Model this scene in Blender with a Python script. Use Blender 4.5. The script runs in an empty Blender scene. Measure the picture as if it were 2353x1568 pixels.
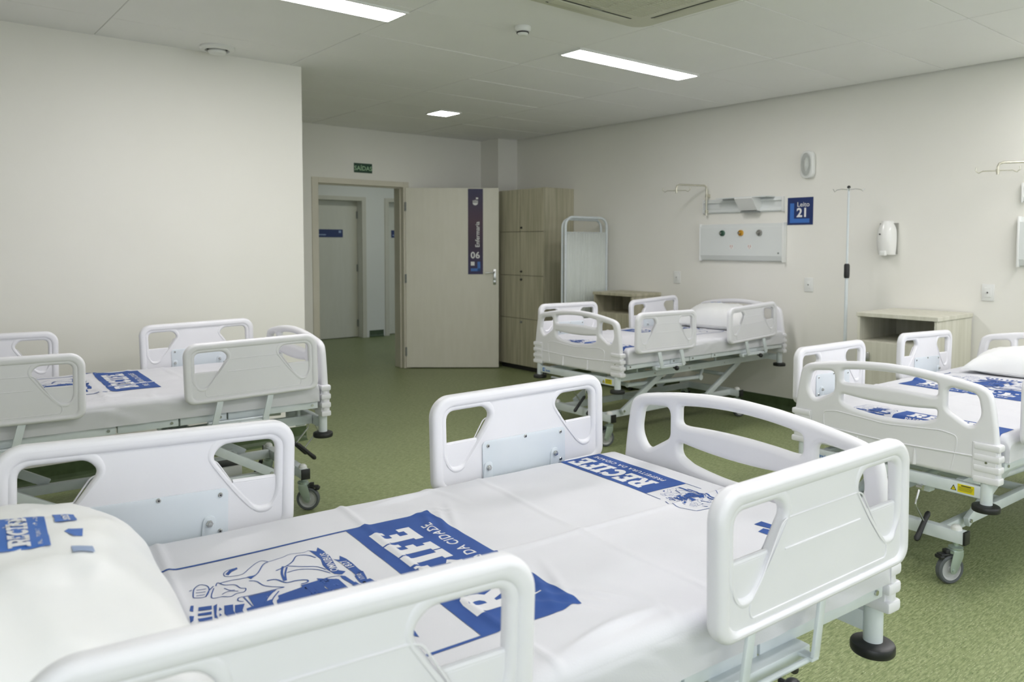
import bpy, bmesh, math, random
from mathutils import Vector, Matrix, Euler, noise
from mathutils.geometry import tessellate_polygon
random.seed(7)
sc = bpy.context.scene
COL = sc.collection
PI = math.pi

# ---------------------------------------------------------------- camera
cam_d = bpy.data.cameras.new('camera')
cam = bpy.data.objects.new('camera', cam_d); COL.objects.link(cam); sc.camera = cam
yaw, pitch, roll = 0.68421, 0.0554, 0.00123
fw = Vector((math.sin(yaw)*math.cos(pitch), math.cos(yaw)*math.cos(pitch), -math.sin(pitch)))
rt = Vector((math.cos(yaw), -math.sin(yaw), 0)); up = rt.cross(fw)
r2 = rt*math.cos(roll)+up*math.sin(roll); u2 = -rt*math.sin(roll)+up*math.cos(roll)
M = Matrix((r2, u2, -fw)).transposed().to_4x4(); M.translation = Vector((0, 0, 1.4387))
cam.matrix_world = M
cam_d.sensor_width = 36; cam_d.lens = 36*1767.43/2353; cam_d.shift_y = -(784-661.3)/2353
cam_d.clip_start = 0.05
cam_d.dof.use_dof = True; cam_d.dof.focus_distance = 2.45; cam_d.dof.aperture_fstop = 4.5

# ---------------------------------------------------------------- light and exposure
sc.view_settings.view_transform = 'Standard'; sc.view_settings.look = 'None'
sc.view_settings.gamma = 1; sc.view_settings.use_curve_mapping = False
sc.view_settings.exposure = 0.30
LED = 26.0            # strength of the ceiling panels
w = bpy.data.worlds.new('sky'); sc.world = w; w.use_nodes = True
w.node_tree.nodes['Background'].inputs[0].default_value = (0.75, 0.87, 1.0, 1)
w.node_tree.nodes['Background'].inputs[1].default_value = 0.6
def area(name, loc, rot, sx, sy, power, color):
    l = bpy.data.lights.new(name, 'AREA'); l.shape = 'RECTANGLE'; l.size = sx; l.size_y = sy
    l.energy = power; l.color = color
    o = bpy.data.objects.new(name, l); o.location = loc; o.rotation_euler = rot; COL.objects.link(o); return o
# daylight through the two windows of the wall behind the camera
area('window_daylight', (4.3, -3.72, 1.50), (PI/2, 0, 0), 2.8, 1.4, 34, (0.90, 0.94, 1.0))
area('window_daylight', (0.6, -3.72, 1.50), (PI/2, 0, 0), 2.0, 1.4, 8, (0.90, 0.94, 1.0))
area('window_daylight', (-1.12, -1.5, 1.5), (0, -PI/2, 0), 1.4, 3.0, 36, (0.90, 0.94, 1.0))  # side window is made up, added to brighten the right wall

# ---------------------------------------------------------------- materials
def mat(name, col, rough=0.5, metal=0.0, **kw):
    m = bpy.data.materials.new(name); m.use_nodes = True
    b = m.node_tree.nodes['Principled BSDF']
    b.inputs['Base Color'].default_value = (*col, 1); b.inputs['Roughness'].default_value = rough
    b.inputs['Metallic'].default_value = metal
    for k, v in kw.items(): b.inputs[k.replace('_', ' ')].default_value = v
    return m
def nodes(m): return m.node_tree.nodes, m.node_tree.links, m.node_tree.nodes['Principled BSDF']
def add_noise(m, c1, c2, scale=(1, 1, 1), nscale=5, detail=4, bump=0.0, bscale=None, lo=0.35, hi=0.65, coord='Object'):
    N, L, B = nodes(m)
    tc = N.new('ShaderNodeTexCoord'); mp = N.new('ShaderNodeMapping'); mp.inputs['Scale'].default_value = scale
    L.new(tc.outputs[coord], mp.inputs[0])
    nz = N.new('ShaderNodeTexNoise'); nz.inputs['Scale'].default_value = nscale; nz.inputs['Detail'].default_value = detail
    L.new(mp.outputs[0], nz.inputs['Vector'])
    cr = N.new('ShaderNodeValToRGB'); cr.color_ramp.elements[0].position = lo; cr.color_ramp.elements[1].position = hi
    cr.color_ramp.elements[0].color = (*c1, 1); cr.color_ramp.elements[1].color = (*c2, 1)
    L.new(nz.outputs[0], cr.inputs[0]); L.new(cr.outputs[0], B.inputs['Base Color'])
    if bump:
        n2 = nz
        if bscale:
            n2 = N.new('ShaderNodeTexNoise'); n2.inputs['Scale'].default_value = bscale; n2.inputs['Detail'].default_value = 3
            L.new(tc.outputs[coord], n2.inputs['Vector'])
        bp = N.new('ShaderNodeBump'); bp.inputs['Strength'].default_value = bump; bp.inputs['Distance'].default_value = 0.002
        L.new(n2.outputs[0], bp.inputs['Height']); L.new(bp.outputs[0], B.inputs['Normal'])
    return m
WHITE = mat('white_plastic', (0.78, 0.795, 0.81), 0.34)
add_noise(WHITE, (0.79, 0.79, 0.825), (0.805, 0.805, 0.84), nscale=8, bump=0.08, bscale=900)
METAL = mat('powder_coated_steel', (0.66, 0.72, 0.74), 0.32); add_noise(METAL, (0.63, 0.69, 0.71), (0.69, 0.74, 0.76), nscale=12)
PLATE = mat('painted_plate', (0.68, 0.74, 0.79), 0.35); add_noise(PLATE, (0.67, 0.73, 0.78), (0.70, 0.75, 0.80), nscale=9)
CHROME = mat('zinc_steel', (0.55, 0.56, 0.55), 0.22, 1.0)
BLACK = mat('black_rubber', (0.012, 0.013, 0.014), 0.42)
TYRE = mat('grey_tyre', (0.09, 0.10, 0.105), 0.6)
HUB = mat('wheel_hub_plastic', (0.45, 0.46, 0.46), 0.35)
FORK = mat('fork_steel', (0.42, 0.50, 0.46), 0.28, 0.6)
SHEET = mat('cotton_sheet', (0.66, 0.665, 0.70), 0.85); add_noise(SHEET, (0.65, 0.655, 0.69), (0.675, 0.68, 0.715), nscale=6, bump=0.12, bscale=350)
BLUE = mat('blue_print', (0.022, 0.075, 0.29), 0.8); add_noise(BLUE, (0.020, 0.070, 0.275), (0.026, 0.084, 0.31), nscale=14)
PRINTW = mat('sheet_white_lettering', (0.70, 0.705, 0.73), 0.85)
FAINT = mat('faded_blue_print', (0.33, 0.42, 0.62), 0.8)
PILLOW = mat('white_pillow_cover', (0.84, 0.85, 0.85), 0.38); add_noise(PILLOW, (0.82, 0.835, 0.84), (0.86, 0.865, 0.86), nscale=5, bump=0.15, bscale=28)
BPIL = mat('bright_blue_print', (0.045, 0.15, 0.50), 0.6)
WALL = mat('wall_paint', (0.82, 0.81, 0.755), 0.6); add_noise(WALL, (0.81, 0.80, 0.745), (0.83, 0.82, 0.77), nscale=1.2, bump=0.1, bscale=220)
CEIL = mat('ceiling_board', (0.86, 0.86, 0.85), 0.8); add_noise(CEIL, (0.855, 0.855, 0.845), (0.87, 0.87, 0.86), nscale=2.0, bump=0.08, bscale=150)
TBAR = mat('ceiling_tee_bar', (0.60, 0.61, 0.58), 0.5)
GAPM = mat('ceiling_void', (0.07, 0.07, 0.065), 0.9)
COVE = mat('green_cove_base', (0.055, 0.085, 0.035), 0.4); add_noise(COVE, (0.05, 0.078, 0.03), (0.065, 0.10, 0.042), nscale=20)
DOORM = mat('door_laminate', (0.72, 0.70, 0.60), 0.45); add_noise(DOORM, (0.71, 0.69, 0.59), (0.735, 0.715, 0.62), scale=(6, 6, 1), nscale=3)
JAMB = mat('door_casing', (0.66, 0.635, 0.53), 0.5); add_noise(JAMB, (0.65, 0.62, 0.52), (0.68, 0.65, 0.55), nscale=4)
WOOD = mat('pale_oak_laminate', (0.50, 0.46, 0.34), 0.5)
add_noise(WOOD, (0.38, 0.36, 0.25), (0.56, 0.53, 0.40), scale=(14, 14, 0.7), nscale=2.2, detail=6, lo=0.3, hi=0.7)
WOODL = mat('light_oak_laminate', (0.62, 0.60, 0.50), 0.5)
add_noise(WOODL, (0.56, 0.55, 0.45), (0.68, 0.67, 0.58), scale=(14, 14, 0.7), nscale=2.2, detail=6, lo=0.3, hi=0.7)
CURT = mat('screen_curtain', (0.66, 0.70, 0.66), 0.8); add_noise(CURT, (0.65, 0.69, 0.65), (0.68, 0.72, 0.68), nscale=8)
NAVY = mat('sign_navy', (0.012, 0.030, 0.13), 0.35)
SBLUE = mat('sign_light_blue', (0.045, 0.16, 0.50), 0.35)
SWHITE = mat('sign_white', (0.80, 0.80, 0.80), 0.4)
SGREEN = mat('exit_sign_green', (0.012, 0.055, 0.03), 0.4)
SGLOW = mat('exit_sign_letters', (0.40, 0.62, 0.38), 0.5)
YEL = mat('label_yellow', (0.72, 0.62, 0.01), 0.45)
LOGO = mat('logo_blue', (0.02, 0.17, 0.55), 0.4)
INK = mat('label_ink', (0.05, 0.05, 0.03), 0.6); OLIVE = mat('label_small_print', (0.30, 0.27, 0.02), 0.6)
GOLD = mat('amber_outlet', (0.60, 0.33, 0.03), 0.35); DKGREEN = mat('green_outlet', (0.05, 0.12, 0.08), 0.4); GREYO = mat('grey_outlet', (0.30, 0.30, 0.27), 0.4)
RED = mat('socket_red', (0.60, 0.40, 0.37), 0.5)
BRASS = mat('satin_tube', (0.62, 0.60, 0.50), 0.25, 0.7)
FIXT = mat('fixture_white', (0.78, 0.79, 0.77), 0.3)
PANELM = mat('aluminium_panel', (0.72, 0.75, 0.74), 0.35)
ACM = mat('cassette_cream', (0.58, 0.58, 0.47), 0.5)
DARK = mat('dark_slot', (0.03, 0.03, 0.03), 0.6)
GREYM = mat('grey_plastic', (0.22, 0.24, 0.23), 0.4)
GLASS = mat('clear_cover', (0.9, 0.92, 0.9), 0.08, 0, Transmission_Weight=0.85, IOR=1.3)
# door sign: navy fading to plum in the middle, a print of its own
PLUM = mat('door_sign_print', (0.03, 0.02, 0.10), 0.45)
N, L, B = nodes(PLUM)
tc = N.new('ShaderNodeTexCoord'); sx = N.new('ShaderNodeSeparateXYZ'); L.new(tc.outputs['Generated'], sx.inputs[0])
cr = N.new('ShaderNodeValToRGB'); e = cr.color_ramp.elements
e[0].position = 0.0; e[0].color = (0.030, 0.026, 0.10, 1); e[1].position = 1; e[1].color = (0.028, 0.026, 0.085, 1)
for p_, c_ in ((0.35, (0.040, 0.022, 0.050, 1)), (0.62, (0.070, 0.032, 0.058, 1)), (0.8, (0.05, 0.03, 0.07, 1))):
    q = e.new(p_); q.color = c_
L.new(sx.outputs['Z'], cr.inputs[0]); L.new(cr.outputs[0], B.inputs['Base Color'])
# vinyl floor with short directional flecks
FLOOR = mat('green_vinyl', (0.2, 0.25, 0.12), 0.42, 0, Specular_IOR_Level=0.35)
N, L, B = nodes(FLOOR)
tc = N.new('ShaderNodeTexCoord')
def nz(scale, ns, det=3, rot=0.0):
    mp = N.new('ShaderNodeMapping'); mp.inputs['Scale'].default_value = scale; mp.inputs['Rotation'].default_value = (0, 0, rot)
    L.new(tc.outputs['Object'], mp.inputs[0])
    n = N.new('ShaderNodeTexNoise'); n.inputs['Scale'].default_value = ns; n.inputs['Detail'].default_value = det
    L.new(mp.outputs[0], n.inputs['Vector']); return n
n1 = nz((1, 6, 1), 26, 5); n2 = nz((1, 4, 1), 60, 2, 0.1); n3 = nz((1, 1.6, 1), 1.6, 3)
cr = N.new('ShaderNodeValToRGB'); e = cr.color_ramp.elements
e[0].position = 0.36; e[0].color = (0.175, 0.225, 0.095, 1); e[1].position = 0.66; e[1].color = (0.345, 0.385, 0.20, 1)
L.new(n1.outputs[0], cr.inputs[0])
cf = N.new('ShaderNodeValToRGB'); cf.color_ramp.elements[0].position = 0.64; cf.color_ramp.elements[1].position = 0.68
L.new(n2.outputs[0], cf.inputs[0])
mx = N.new('ShaderNodeMix'); mx.data_type = 'RGBA'; mx.inputs['B'].default_value = (0.50, 0.51, 0.34, 1)
L.new(cf.outputs[0], mx.inputs['Factor']); L.new(cr.outputs[0], mx.inputs['A'])
cg = N.new('ShaderNodeValToRGB'); cg.color_ramp.elements[0].position = 0.31; cg.color_ramp.elements[1].position = 0.35
cg.color_ramp.elements[0].color = (1, 1, 1, 1); cg.color_ramp.elements[1].color = (0, 0, 0, 1); L.new(n2.outputs[0], cg.inputs[0])
mg = N.new('ShaderNodeMix'); mg.data_type = 'RGBA'; mg.inputs['B'].default_value = (0.09, 0.11, 0.04, 1)
L.new(cg.outputs[0], mg.inputs['Factor']); L.new(mx.outputs['Result'], mg.inputs['A'])
mb = N.new('ShaderNodeMix'); mb.data_type = 'RGBA'; mb.blend_type = 'MULTIPLY'; mb.inputs['Factor'].default_value = 1
ch = N.new('ShaderNodeValToRGB'); ch.color_ramp.elements[0].color = (0.86, 0.86, 0.84, 1); ch.color_ramp.elements[1].color = (1, 1, 1, 1)
L.new(n3.outputs[0], ch.inputs[0]); L.new(mg.outputs['Result'], mb.inputs['A']); L.new(ch.outputs[0], mb.inputs['B'])
L.new(mb.outputs['Result'], B.inputs['Base Color'])
bp = N.new('ShaderNodeBump'); bp.inputs['Strength'].default_value = 0.12; bp.inputs['Distance'].default_value = 0.001
L.new(n1.outputs[0], bp.inputs['Height']); L.new(bp.outputs[0], B.inputs['Normal'])
def emit(name, col, s):
    m = bpy.data.materials.new(name); m.use_nodes = True; N = m.node_tree.nodes; N.clear()
    o = N.new('ShaderNodeOutputMaterial'); em = N.new('ShaderNodeEmission'); em.inputs[0].default_value = (*col, 1); em.inputs[1].default_value = s
    m.node_tree.links.new(em.outputs[0], o.inputs[0]); return m
LEDM = emit('led_diffuser', (1.0, 0.97, 0.985), LED)
LEDH = emit('led_diffuser_corridor', (0.96, 1.0, 0.94), LED*0.32)
LEDC = emit('led_diffuser_small', (1.0, 0.99, 0.96), LED*0.85)

# ---------------------------------------------------------------- mesh helpers
class MB:
    """collects shapes, then links them as ONE mesh object"""
    def __init__(s): s.v = []; s.f = []; s.m = []
    def add(s, vs, fs, mi=0):
        n = len(s.v); s.v += [tuple(p) for p in vs]; s.f += [tuple(i+n for i in f) for f in fs]; s.m += [mi]*len(fs); return s
    def box(s, x0, x1, y0, y1, z0, z1, mi=0, mtx=None):
        vs = [Vector((x, y, z)) for x in (x0, x1) for y in (y0, y1) for z in (z0, z1)]
        if mtx is not None: vs = [mtx @ p for p in vs]
        return s.add(vs, [(0, 1, 3, 2), (4, 6, 7, 5), (0, 4, 5, 1), (2, 3, 7, 6), (0, 2, 6, 4), (1, 5, 7, 3)], mi)
    def cbox(s, x0, x1, y0, y1, z0, z1, c=0.003, mi=0, mtx=None):
        """box with chamfered edges"""
        bm = bmesh.new(); bmesh.ops.create_cube(bm, size=1)
        for v in bm.verts: v.co = Vector(((x0+x1)/2+v.co.x*(x1-x0), (y0+y1)/2+v.co.y*(y1-y0), (z0+z1)/2+v.co.z*(z1-z0)))
        bmesh.ops.bevel(bm, geom=bm.edges[:], offset=c, segments=2, affect='EDGES', profile=0.5)
        bm.verts.index_update(); vs = [v.co.copy() for v in bm.verts]; fs = [tuple(v.index for v in f.verts) for f in bm.faces]; bm.free()
        if mtx is not None: vs = [mtx @ p for p in vs]
        return s.add(vs, fs, mi)
    def tube(s, pts, r, n=10, mi=0, caps=True):
        pts = [Vector(p) for p in pts]; rings = []; k = len(pts)
        rs = r if isinstance(r, (list, tuple)) else [r]*k
        pn = None
        for i, p in enumerate(pts):
            d = (pts[min(i+1, k-1)]-pts[max(i-1, 0)]).normalized()
            if pn is None: pn = d.orthogonal().normalized()
            pn = (pn-d*pn.dot(d)).normalized(); b = d.cross(pn)
            rings.append([p+(pn*math.cos(2*PI*j/n)+b*math.sin(2*PI*j/n))*rs[i] for j in range(n)])
        vs = [q for rg in rings for q in rg]
        fs = [(i*n+j, i*n+(j+1) % n, (i+1)*n+(j+1) % n, (i+1)*n+j) for i in range(k-1) for j in range(n)]
        if caps: fs += [tuple(range(n))[::-1], tuple((k-1)*n+j for j in range(n))]
        return s.add(vs, fs, mi)
    def bar(s, a, b, wdt, h, mi=0):
        """rectangular bar between two points, width sideways, height upwards"""
        a = Vector(a); b = Vector(b); d = (b-a); l = d.length; d.normalize()
        side = d.cross(Vector((0, 0, 1)));
        if side.length < 1e-4: side = Vector((0, 1, 0))
        side.normalize(); u = side.cross(d)
        m = Matrix((d, side, u)).transposed().to_4x4(); m.translation = a
        return s.cbox(0, l, -wdt/2, wdt/2, -h/2, h/2, min(wdt, h)*0.1, mi, m)
    def lathe(s, prof, c, axis='Z', n=20, mi=0, caps=True):
        """prof: (radius, height) pairs"""
        vs = []
        for r, h in prof:
            for j in range(n):
                a = 2*PI*j/n; x, y = r*math.cos(a), r*math.sin(a)
                p = {'Z': (x, y, h), 'Y': (x, h, y), 'X': (h, x, y)}[axis]
                vs.append((p[0]+c[0], p[1]+c[1], p[2]+c[2]))
        fs = [(i*n+j, i*n+(j+1) % n, (i+1)*n+(j+1) % n, (i+1)*n+j) for i in range(len(prof)-1) for j in range(n)]
        if caps and prof[0][0] > 1e-5: fs.append(tuple(range(n))[::-1])
        if caps and prof[-1][0] > 1e-5: fs.append(tuple((len(prof)-1)*n+j for j in range(n)))
        return s.add(vs, fs, mi)
    def ball(s, c, r, mi=0, sc=(1, 1, 1), n=14, k=8):
        return s.add(*_ball(c, r, sc, n, k), mi)
    def mesh(s, me, mi=0, mtx=None):
        vs = [v.co.copy() for v in me.vertices]
        if mtx is not None: vs = [mtx @ p for p in vs]
        return s.add(vs, [tuple(p.vertices) for p in me.polygons], mi)
    def data(s, name, mats, smooth=True, ang=32):
        me = bpy.data.meshes.new(name); me.from_pydata(s.v, [], s.f)
        for m in (mats if isinstance(mats, (list, tuple)) else [mats]): me.materials.append(m)
        if any(s.m): me.polygons.foreach_set('material_index', s.m)
        bm = bmesh.new(); bm.from_mesh(me); bmesh.ops.recalc_face_normals(bm, faces=bm.faces); bm.to_mesh(me); bm.free()
        if smooth:
            me.polygons.foreach_set('use_smooth', [True]*len(me.polygons)); me.set_sharp_from_angle(angle=math.radians(ang))
        me.update(); return me
    def build(s, name, mats, parent=None, loc=None, rot=None, smooth=True, ang=32):
        return link(name, s.data(name, mats, smooth, ang), parent, loc, rot)
def _ball(c, r, sc_, n, k):
    vs = []; fs = []
    for i in range(k+1):
        t = PI*i/k
        for j in range(n):
            a = 2*PI*j/n
            vs.append((c[0]+r*sc_[0]*math.sin(t)*math.cos(a), c[1]+r*sc_[1]*math.sin(t)*math.sin(a), c[2]+r*sc_[2]*math.cos(t)))
    for i in range(k):
        for j in range(n): fs.append((i*n+j, i*n+(j+1) % n, (i+1)*n+(j+1) % n, (i+1)*n+j))
    return vs, fs
def link(name, me, parent=None, loc=None, rot=None, wn=False):
    o = bpy.data.objects.new(name, me); COL.objects.link(o)
    if parent: o.parent = parent
    if loc: o.location = loc
    if rot: o.rotation_euler = rot
    if wn:
        md = o.modifiers.new('normals', 'WEIGHTED_NORMAL'); md.keep_sharp = True
    return o
def thing(name, label, cat, loc=(0, 0, 0), rz=0.0, group=None):
    o = bpy.data.objects.new(name, None); COL.objects.link(o); o.location = loc; o.rotation_euler = (0, 0, rz)
    o.empty_display_size = 0.1
    return tag(o, label, cat, group)
def tag(o, label, cat, group=None):
    o['label'] = label; o['category'] = cat
    if group: o['group'] = group
    return o
def struct(o, label=None):
    o['kind'] = 'structure'
    if label: o['label'] = label
    return o
def curve_mesh(loops, extrude, bevel, res=3, cyc=True):
    """filled 2D shape with holes, extruded and round-edged; lies in XY, thickness along Z"""
    cu = bpy.data.curves.new('c', 'CURVE'); cu.dimensions = '2D'; cu.fill_mode = 'BOTH'
    cu.extrude = extrude; cu.bevel_depth = bevel; cu.bevel_resolution = res; cu.offset = -bevel
    for lp in loops:
        sp = cu.splines.new('POLY'); sp.points.add(len(lp)-1)
        for i, (x, y) in enumerate(lp): sp.points[i].co = (x, y, 0, 1)
        sp.use_cyclic_u = True
    o = bpy.data.objects.new('c', cu); COL.objects.link(o)
    me = bpy.data.meshes.new_from_object(o.evaluated_get(bpy.context.evaluated_depsgraph_get()))
    bm = bmesh.new(); bm.from_mesh(me); bmesh.ops.remove_doubles(bm, verts=bm.verts, dist=1e-5); bm.to_mesh(me); bm.free()
    bpy.data.objects.remove(o); bpy.data.curves.remove(cu); return me
_tc = {}
def text_mesh(body, size=1.0, bold=0.0, spacing=1.0, shear=0.0):
    key = (body, bold, spacing, shear)
    if key not in _tc:
        cu = bpy.data.curves.new('t', 'FONT'); cu.body = body; cu.size = 1; cu.offset = bold; cu.space_character = spacing; cu.shear = shear
        cu.align_x = 'CENTER'; cu.align_y = 'BOTTOM_BASELINE'; cu.resolution_u = 3
        o = bpy.data.objects.new('t', cu); COL.objects.link(o)
        me = bpy.data.meshes.new_from_object(o.evaluated_get(bpy.context.evaluated_depsgraph_get()))
        vs = [v.co.copy() for v in me.vertices]; fs = [tuple(p.vertices) for p in me.polygons]
        bpy.data.objects.remove(o); bpy.data.curves.remove(cu); bpy.data.meshes.remove(me)
        _tc[key] = (vs, fs)
    vs, fs = _tc[key]
    return [(v.x*size, v.y*size) for v in vs], fs
def rrect(x0, x1, y0, y1, r, n=8):
    rs = r if isinstance(r, (list, tuple)) else [r]*4      # corner order: ++ -+ -- +-
    out = []
    for (cx, cy, a0, rr) in ((x1, y1, 0, rs[0]), (x0, y1, PI/2, rs[1]), (x0, y0, PI, rs[2]), (x1, y0, 1.5*PI, rs[3])):
        sx_ = -1 if cx == x1 else 1; sy_ = -1 if cy == y1 else 1
        for i in range(n+1):
            a = a0+PI/2*i/n; out.append((cx+sx_*rr+rr*math.cos(a), cy+sy_*rr+rr*math.sin(a)))
    return out
def rounded(pts, r, n=6):
    """polygon with rounded corners; r one radius or one per point"""
    out = []; k = len(pts)
    for i in range(k):
        p0, p, p1 = Vector(pts[i-1]), Vector(pts[i]), Vector(pts[(i+1) % k])
        rr = r[i] if isinstance(r, (list, tuple)) else r
        a = (p0-p); b = (p1-p); d = min(rr, a.length*0.48, b.length*0.48)
        if d < 1e-5: out.append(tuple(p)); continue
        a = p+a.normalized()*d; b = p+b.normalized()*d
        for j in range(n+1):
            t = j/n; q = a*(1-t)**2+p*2*t*(1-t)+b*t*t; out.append((q.x, q.y))
    return out
# ---------------------------------------------------------------- the room
H = 2.7206; XR = 6.073; YL = 5.32; YF = 7.694; XP = 2.376; XL = -1.0; YB = -3.6; YC = 10.645
DX0, DX1, DH = 3.587, 4.67, 2.10
mb = MB().box(XL-0.2, XR+3.2, YB-0.2, YC+0.3, -0.05, 0.0); struct(mb.build('floor', FLOOR, smooth=False), 'green flecked vinyl floor')
# ceiling: dark void, tee bars, laid-in boards of slightly uneven height
cl = MB().box(XL-0.2, XR+0.2, YB-0.2, YF+0.2, H+0.03, H+0.08).build('ceiling', GAPM, smooth=False); struct(cl, 'suspended grey board ceiling')
U0, V0, TU, TV = 2.2895, 2.4134, 1.25, 0.6138
tb = MB(); i0 = int(math.floor((XL-U0)/TU)); i1 = int(math.ceil((XR-U0)/TU)); j0 = int(math.floor((YB-V0)/TV)); j1 = int(math.ceil((YF-V0)/TV))
for i in range(i0, i1+1):
    x = U0+i*TU
    if XL < x < XR: tb.box(x-0.012, x+0.012, YB, YF, H+0.002, H+0.028)
for j in range(j0, j1+1):
    y = V0+j*TV
    if YB < y < YF: tb.box(XL, XR, y-0.012, y+0.012, H+0.0025, H+0.027)
tb.build('tee_bar', TBAR, cl, smooth=False)
rnd = random.Random(3); tmesh = {}
for i in range(i0, i1):
    for j in range(j0, j1):
        x0, x1 = max(U0+i*TU, XL), min(U0+(i+1)*TU, XR); y0, y1 = max(V0+j*TV, YB), min(V0+(j+1)*TV, YF)
        if x1-x0 < 0.05 or y1-y0 < 0.05: continue
        if x1 < XP and y0 > YL: continue
        key = (round(x1-x0, 3), round(y1-y0, 3))
        if key not in tmesh:
            a, b = key; g = 0.0035
            tmesh[key] = MB().cbox(-a/2+g, a/2-g, -b/2+g, b/2-g, 0, 0.016, 0.002).data('ceiling_tile', CEIL, smooth=False)
        o = link('ceiling_tile', tmesh[key], cl, ((x0+x1)/2, (y0+y1)/2, H-0.001+rnd.uniform(-0.0015, 0.001)))
        o.rotation_euler = (rnd.uniform(-0.0035, 0.0035), rnd.uniform(-0.0012, 0.0012), 0)
T = 0.2
struct(MB().box(XL-T, XP, YL, YL+T, 0, H+0.03).box(XP-T, XP, YL+T, YF+T, 0, H+0.03).build('wall_left', WALL, smooth=False), 'plain off-white wall behind the left bed')
struct(MB().box(XP-T, DX0, YF, YF+T, 0, H+0.03).box(DX1, XR+T, YF, YF+T, 0, H+0.03).box(DX0, DX1, YF, YF+T, DH+0.045, H+0.03).build('wall_far', WALL, smooth=False), 'far wall with the ward door')
struct(MB().box(XR, XR+T, YB-T, YF, 0, H+0.03).build('wall_right', WALL, smooth=False), 'long wall behind the right beds')
struct(MB().box(XL-T, XL, YB-T, -3.05, 0, H+0.03).box(XL-T, XL, 0.05, YL, 0, H+0.03).box(XL-T, XL, -3.05, 0.05, 0, 0.80).box(XL-T, XL, -3.05, 0.05, 2.22, H+0.03).build('wall_near', WALL, smooth=False), 'wall beside the camera')
wb = MB().box(XL, XR, YB-T, YB, 0, 0.85).box(XL, XR, YB-T, YB, 2.28, H+0.03)
for a, b in ((XL, -0.42), (1.62, 2.88), (5.72, XR)): wb.box(a, b, YB-T, YB, 0.85, 2.28)
struct(wb.build('wall_back', WALL, smooth=False), 'window wall behind the camera')
for k, (a, b) in enumerate(((-0.42, 1.62), (2.88, 5.72))):
    f = MB()
    for q in (a, (a+b)/2-0.02, b-0.04): f.box(q, q+0.04, YB-0.12, YB-0.06, 0.85, 2.28)
    f.box(a, b, YB-0.12, YB-0.06, 0.85, 0.89).box(a, b, YB-0.12, YB-0.06, 2.24, 2.28)
    struct(f.build('window_%d' % (k+1), FIXT, smooth=False), 'white frame of the added unseen side window')
f = MB()  # frame for the added side window that lets light onto the right wall
for q in (-3.05, -2.02, -1.0, 0.01): f.box(XL-0.10, XL-0.05, q, q+0.04, 0.80, 2.22)
f.box(XL-0.10, XL-0.05, -3.05, 0.05, 0.80, 0.84).box(XL-0.10, XL-0.05, -3.05, 0.05, 2.18, 2.22); struct(f.build('window_3', FIXT, smooth=False), 'white frame of the added unseen side window')
struct(MB().box(5.776, XR, 7.35, YF, 0, H+0.02).build('trim_1', WALL, smooth=False), 'square pier in the far right corner')
def cove(pts, name, side=1):
    b_ = MB()
    for (xa, ya), (xb, yb) in zip(pts[:-1], pts[1:]):
        d = Vector((xb-xa, yb-ya, 0)); n = Vector((-d.y, d.x, 0)).normalized()*side
        prof = [(0.0, 0.105), (0.004, 0.105), (0.004, 0.035), (0.011, 0.014), (0.03, 0.001), (0.0, 0.001)]
        vs = []
        for P in ((xa, ya, 0), (xb, yb, 0)):
            for o_, z_ in prof: vs.append(Vector(P)+n*o_+Vector((0, 0, z_)))
        k = len(prof)
        b_.add(vs, [(i, (i+1) % k, k+(i+1) % k, k+i) for i in range(k)]+[tuple(range(k)), tuple(range(k, 2*k))])
    return struct(b_.build(name, COVE, smooth=False), 'dark green vinyl cove base')
cove([(XR, YB), (XR, 7.35)], 'baseboard_right', 1)
cove([(XP, YL), (XL, YL)], 'baseboard_left', 1)
cove([(DX0-0.06, YF), (XP, YF)], 'baseboard_far', 1)
# corridor beyond the door
struct(MB().box(DX0-2.5, 4.80, YC, YC+T, 0, 3.0).box(5.70, 6.17, YC, YC+T, 0, 3.0).box(7.05, XR+3, YC, YC+T, 0, 3.0).box(4.8, 5.7, YC, YC+T, 2.11, 3.0).box(6.17, 7.05, YC, YC+T, 2.11, 3.0).box(4.7, 7.15, YC+T, YC+T+0.02, 0, 2.3).build('wall_corridor', WALL, smooth=False), 'corridor wall seen through the doorway')
struct(MB().box(DX0-2.6, XR+3.1, YF+T, YC+T, 2.85, 2.9).build('trim_2', CEIL, smooth=False), 'corridor ceiling')
struct(MB().box(XR+3.0, XR+3.1, YF+T, YC, 0, 2.9).box(DX0-2.6, DX0-2.5, YF+T, YC, 0, 2.9).build('wall_end', WALL, smooth=False), 'corridor end walls')
cove([(6.07, YC), (5.82, YC)], 'baseboard_corridor', 1)
def sheet_text(body, size, m, parent, mtx, name='lettering', bold=0.0, spacing=1.0, thick=0.0012, shear=0.0):
    """flat lettering with a little thickness; text plane XY of mtx, normal +Z"""
    vs, fs = text_mesh(body, size, bold, spacing, shear)
    b_ = MB(); b_.add([mtx @ Vector((x, y, thick)) for x, y in vs], fs)
    return b_.build(name, m, parent, smooth=False)
def plane_mtx(origin, right, upv):
    r_ = Vector(right).normalized(); u_ = Vector(upv).normalized(); n_ = r_.cross(u_)
    m = Matrix((r_, u_, n_)).transposed().to_4x4(); m.translation = Vector(origin); return m
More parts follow.
